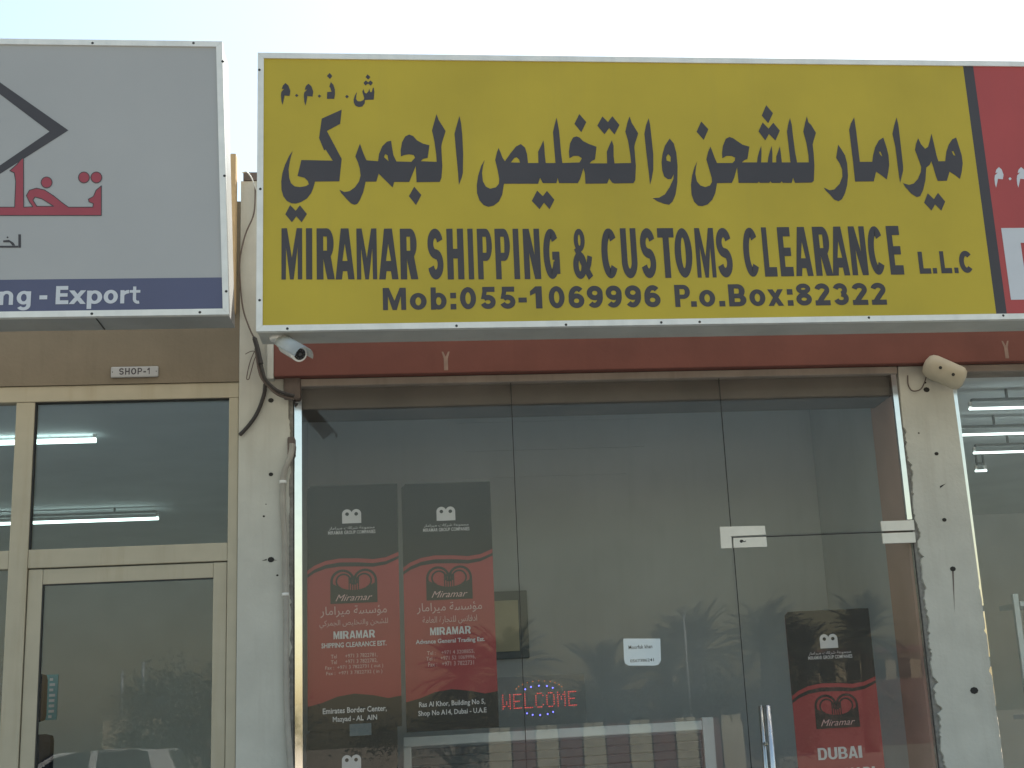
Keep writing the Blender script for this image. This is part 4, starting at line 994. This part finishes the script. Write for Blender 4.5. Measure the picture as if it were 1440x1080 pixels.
# date palms
def palm_parts(h, seed):
    rnd = random.Random(seed)
    tb = B(); pts = [(0.12*math.sin(t*2.2)*t, .1*t*t, h*t) for t in [i/8 for i in range(9)]]
    tube(tb, pts, [.26-.08*i/8 for i in range(9)], 10)
    fb = B(); top = Vector(pts[-1])
    for i in range(64):
        az = rnd.uniform(0, 6.283); el = R(rnd.choice((82, 70, 56, 42, 28, 10, -12))+rnd.uniform(-9, 9)); L = rnd.uniform(1.3, 2.05)
        dirh = Vector((math.cos(az), math.sin(az), 0)); p = top.copy(); ang = el; sp = [p.copy()]
        for k2 in range(12):
            p = p+(dirh*math.cos(ang)+Vector((0, 0, math.sin(ang))))*(L/12); ang -= R(2.0+k2*.45); sp.append(p.copy())
        side = dirh.cross(Vector((0, 0, 1)))
        tube(fb, sp, [.02]*len(sp), 4)
        for k2 in range(2, 13):
            for sgn in (-1, 1):
                for sub in (0, .5):
                    q_ = sp[k2-1].lerp(sp[k2], sub); ln = .42*math.sin(math.pi*min(1, (k2+sub)/13.5))+.08
                    t_ = (sp[k2]-sp[k2-1]).normalized()
                    tip = q_+(side*sgn*.8+t_*.75+Vector((0, 0, .12+rnd.uniform(-.2, .2)))).normalized()*ln
                    wv = t_*.026
                    fb.faces.new([fb.verts.new(v_) for v_ in (q_-wv, q_+wv, tip)])
    return tb, fb
def make_palm(loc, h, seed, label, rot=0, sc=1.):
    t = thing('date_palm', loc, label, 'palm tree', 'date palms across the road')
    tb, fb = palm_parts(h, seed)
    for bm, n_, m_ in ((tb, 'trunk', 'trunk'), (fb, 'crown', 'frond')):
        bmesh.ops.translate(bm, verts=bm.verts, vec=Vector(loc)); link(n_, bm, M[m_], t)
    t.rotation_euler.z = rot; t.scale = (sc,)*3
    return t
for i, (px, py, d, lb2) in enumerate(((972, 872, 33, 'tallest date palm mirrored beside the paper notice'), (708, 898, 34, 'date palm mirrored just right of the general trading banner'), (843, 922, 30, 'lower date palm mirrored left of the paper notice'), (1066, 858, 36, 'date palm mirrored left of the glass door banner'), (1206, 850, 38, 'date palm mirrored above the glass door banner'), (645, 905, 38, 'date palm mirrored behind the general trading banner'), (930, 905, 40, 'far date palm mirrored behind the paper notice'), (1120, 890, 42, 'far date palm mirrored at the top corner of the door banner'))):
    p = mir(px, py, d); make_palm((p.x, -d, 0), p.z-1.15, 30+i, lb2, 0, 1)
def shrub(name, loc, rx, rz, label, seed, n=900, grp='shrubs under the palms', cat='shrub'):
    rnd = random.Random(seed); t = thing(name, loc, label, cat, grp)
    bm = B(); tube(bm, [loc, Vector(loc)+Vector((.05, 0, rz*.9))], [.10, .05], 8)
    for kk in range(5):
        a_ = rnd.uniform(0, 6.28); tube(bm, [Vector(loc)+Vector((0, 0, rz*.4)), Vector(loc)+Vector((math.cos(a_)*rx*.5, math.sin(a_)*rx*.4, rz*1.2))], [.05, .02], 6)
    link('stem', bm, M['trunk'], t)
    bm = B(); cl_ = [(rnd.gauss(0, .42)*rx, rnd.gauss(0, .35)*rx, rz*(.45+rnd.random()*1.2)) for _ in range(16)]
    for i in range(n):
        c_ = cl_[i % 16]; p_ = Vector(loc)+Vector((c_[0]+rnd.gauss(0, .17)*rx, c_[1]+rnd.gauss(0, .17)*rx, max(.05, c_[2]+rnd.gauss(0, .17)*rz)))
        d_ = Vector((rnd.gauss(0, 1), rnd.gauss(0, 1), rnd.gauss(.4, .8))).normalized(); s_ = d_.orthogonal().normalized(); L = rnd.uniform(.08, .17)
        bm.faces.new([bm.verts.new(v_) for v_ in (p_-d_*L*.5, p_+s_*L*.22, p_+d_*L*.5, p_-s_*L*.22)])
    link('foliage', bm, M['bush'], t); return t
for i, (px, d, rx, rz, lb2) in enumerate(((720, 28, 2.6, 1.25, 'broad low shrub mirrored above the LED sign'), (790, 29, 2.4, 1.15, 'shrub mirrored between the LED sign and the paper notice'), (865, 28, 2.6, 1.3, 'shrub mirrored right below the paper notice'), (940, 29, 2.6, 1.3, 'shrub mirrored above the right end of the counter'), (1010, 28, 2.6, 1.35, 'dense shrub mirrored above the counter post'), (1085, 30, 2.7, 1.3, 'shrub mirrored beside the door handles'), (640, 29, 2.4, 1.2, 'shrub mirrored behind the lower end of the general trading banner'))):
    x_ = P(px, 1000, d).x; shrub('shrub', Vector((x_, -d, 0)), rx, rz, lb2, 70+i, 3200)
p = mir(272, 1030, 26); shrub('tree', Vector((p.x+.3, -26, 0)), 1.9, 1.75, 'feathery green tree mirrored at the right side of the left shop door', 91, 5200, 'trees across the road', 'tree')
p = mir(205, 1045, 26); shrub('tree', Vector((p.x, -26, 0)), 1.3, 1.15, 'lower green tree mirrored above the white car in the left shop door', 92, 3000, 'trees across the road', 'tree')
# far buildings and poles
p0, p1 = mir(1130, 924, 46), mir(1345, 914, 46); zg = 0
fb_ = thing('low_building', ((p0.x+p1.x)/2, -46, 0), 'low cream building with dark window openings and maroon base across the road', 'building')
zt_ = p0.z; zm = mir(1200, 958, 46).z
bm = B(); box(bm, p0.x, p1.x, -52, -46, zm, zt_); link('wall', bm, M['farwall'], fb_)
bm = B(); box(bm, p0.x-.05, p1.x+.05, -52.05, -45.95, 0, zm-.003); link('plinth', bm, M['farbase'], fb_)
bm = B(); box(bm, p0.x-.2, p1.x+.2, -52.2, -45.8, zt_+.003, zt_+.25); link('roof', bm, M['farbase'], fb_)
for i in range(5):
    xw = p0.x+.7+i*(p1.x-p0.x-1.2)/5; bm = B(); box(bm, xw, xw+.55, -45.99, -45.93, zm+.05, zt_-.25); link('window', bm, M['carglass'], fb_)
p0 = mir(165, 1025, 90); p1 = mir(195, 1020, 90)
tb_ = thing('water_tower', ((p0.x+p1.x)/2, -90, 0), 'hazy grey block with thin masts far across the road', 'building')
bm = B(); box(bm, p0.x-1, p1.x+1, -94, -90, 0, p0.z+.6); link('wall', bm, M['farwall'], tb_)
bm = B(); tube(bm, [(p0.x, -91, p0.z+.6), (p0.x, -91, p0.z+4)], .12, 6); tube(bm, [(p1.x, -91, p0.z+.6), (p1.x, -91, p0.z+4.6)], .12, 6); link('mast', bm, M['pole'], tb_)
p = mir(961, 862, 27); t = thing('flag_pole', (p.x, -27, 0), 'thin pale pole mirrored right of the paper notice', 'pole')
bm = B(); tube(bm, [(p.x, -27, 0), (p.x, -27, p.z)], [.035, .025], 8); link('pole', bm, M['pole'], t)
bm = B(); tube(bm, [(p.x, -27, p.z), (p.x, -27, p.z+.06)], [.05, .04], 8); link('finial', bm, M['pole'], t)

# cars
def car(name, loc, m, label, flip=1, L=4.2, H=1.47):
    t = thing(name, loc, label, 'car'); lx, ly, lz = loc
    X_ = lambda x: lx+flip*x
    bm = B()   # lower body
    low = [(-L/2, .35), (-L/2+.02, .72), (-L/2+.12, .90), (-L*.20, .98), (L/2-.25, .96), (L/2-.02, .80), (L/2, .45), (L/2-.1, .26), (-L/2+.1, .26)]
    prism(bm, [(X_(x), lz+z) for x, z in low], ly-.84, ly+.84)
    bmesh.ops.bevel(bm, geom=bm.edges[:], offset=.035, segments=2, affect='EDGES')
    body = link('body', bm, M[m], t, smooth=False)
    cab = [(-L*.20, .97), (-L*.035, 1.38), (.05*L, H-.02), (.22*L, H), (L*.36, H-.05), (L*.42, 1.36), (L*.475, .97)]
    bm = B()   # cabin, narrower at the top
    def cabin(bm, pts, win, wtop):
        n_ = len(pts)
        a_ = [bm.verts.new((X_(x), ly-(win if z < 1.1 else wtop), lz+z)) for x, z in pts]; b_ = [bm.verts.new((X_(x), ly+(win if z < 1.1 else wtop), lz+z)) for x, z in pts]
        fs = [bm.faces.new(a_), bm.faces.new(b_[::-1])]
        for i in range(n_): fs.append(bm.faces.new((a_[i], b_[i], b_[(i+1) % n_], a_[(i+1) % n_])))
        bmesh.ops.recalc_face_normals(bm, faces=fs); return fs
    cabin(bm, cab, .80, .62)
    bmesh.ops.bevel(bm, geom=bm.edges[:], offset=.03, segments=2, affect='EDGES')
    link('cabin', bm, M[m], t)
    for sgn in (-1, 1):
        for wpts in ([(-.13*L, 1.02), (-.035*L, 1.30), (.06*L, 1.385), (.11*L, 1.39), (.11*L, 1.02)], [(.14*L, 1.02), (.14*L, 1.39), (.28*L, 1.38), (.345*L, 1.33), (.37*L, 1.02)]):
            bm = B(); yw = lambda z: sgn*((.80-(.18)*max(0, (z-.97)/.40))+.006)
            vs_ = [bm.verts.new((X_(x), ly+yw(z), lz+z)) for x, z in wpts]; bm.faces.new(vs_)
            bmesh.ops.solidify(bm, geom=bm.faces[:], thickness=.006*sgn); link('side_window', bm, M['carglass'], t)
    bm = B(); vs_ = [bm.verts.new(v_) for v_ in ((X_(-.192*L), ly-.72, lz+1.0), (X_(-.192*L), ly+.72, lz+1.0), (X_(-.05*L), ly+.57, lz+1.36), (X_(-.05*L), ly-.57, lz+1.36))]; bm.faces.new(vs_)
    bmesh.ops.translate(bm, verts=bm.verts, vec=(-flip*.02, 0, .012)); link('windscreen', bm, M['carglass'], t)
    bm = B(); vs_ = [bm.verts.new(v_) for v_ in ((X_(.468*L), ly-.70, lz+1.02), (X_(.468*L), ly+.70, lz+1.02), (X_(.428*L), ly+.56, lz+1.32), (X_(.428*L), ly-.56, lz+1.32))]; bm.faces.new(vs_)
    bmesh.ops.translate(bm, verts=bm.verts, vec=(flip*.012, 0, .004)); link('rear_window', bm, M['carglass'], t)
    for sx in (-.31, .30):
        for sy in (-1, 1):
            bm = B(); c_ = Vector((X_(sx*L), ly+sy*.76, lz+.31)); tube(bm, [c_-Vector((0, .10, 0)), c_+Vector((0, .10, 0))], .31, 20)
            wh = link('wheel', bm, M['tyre'], t)
            bm = B(); tube(bm, [c_+Vector((0, sy*.101, 0)), c_+Vector((0, sy*.108, 0))], .19, 14); link('rim', bm, M['rim'], wh)
    for sy in (-1, 1):
        bm = B(); box(bm, min(X_(-L/2-.01), X_(-L/2+.1)), max(X_(-L/2-.01), X_(-L/2+.1)), ly+sy*.62-.16, ly+sy*.62+.16, lz+.62, lz+.76, .02); link('headlight', bm, M['lampclear'], t)
        bm = B(); box(bm, min(X_(L/2-.1), X_(L/2+.015)), max(X_(L/2-.1), X_(L/2+.015)), ly+sy*.7-.1, ly+sy*.7+.1, lz+.66, lz+.84, .02); link('tail_light', bm, M['lampred'], t)
        bm = B(); box(bm, min(X_(-.12*L), X_(-.07*L)), max(X_(-.12*L), X_(-.07*L)), ly+sy*.92-.09, ly+sy*.92+.09, lz+1.0, lz+1.13, .03); link('wing_mirror', bm, M[m], t)
    return t
p = mir(150, 1055, 17); car('parked_car', (p.x-.55, -17, .004), 'carwhite', 'white hatchback parked across the road, mirrored in the left shop door', 1, 3.9, 1.40)
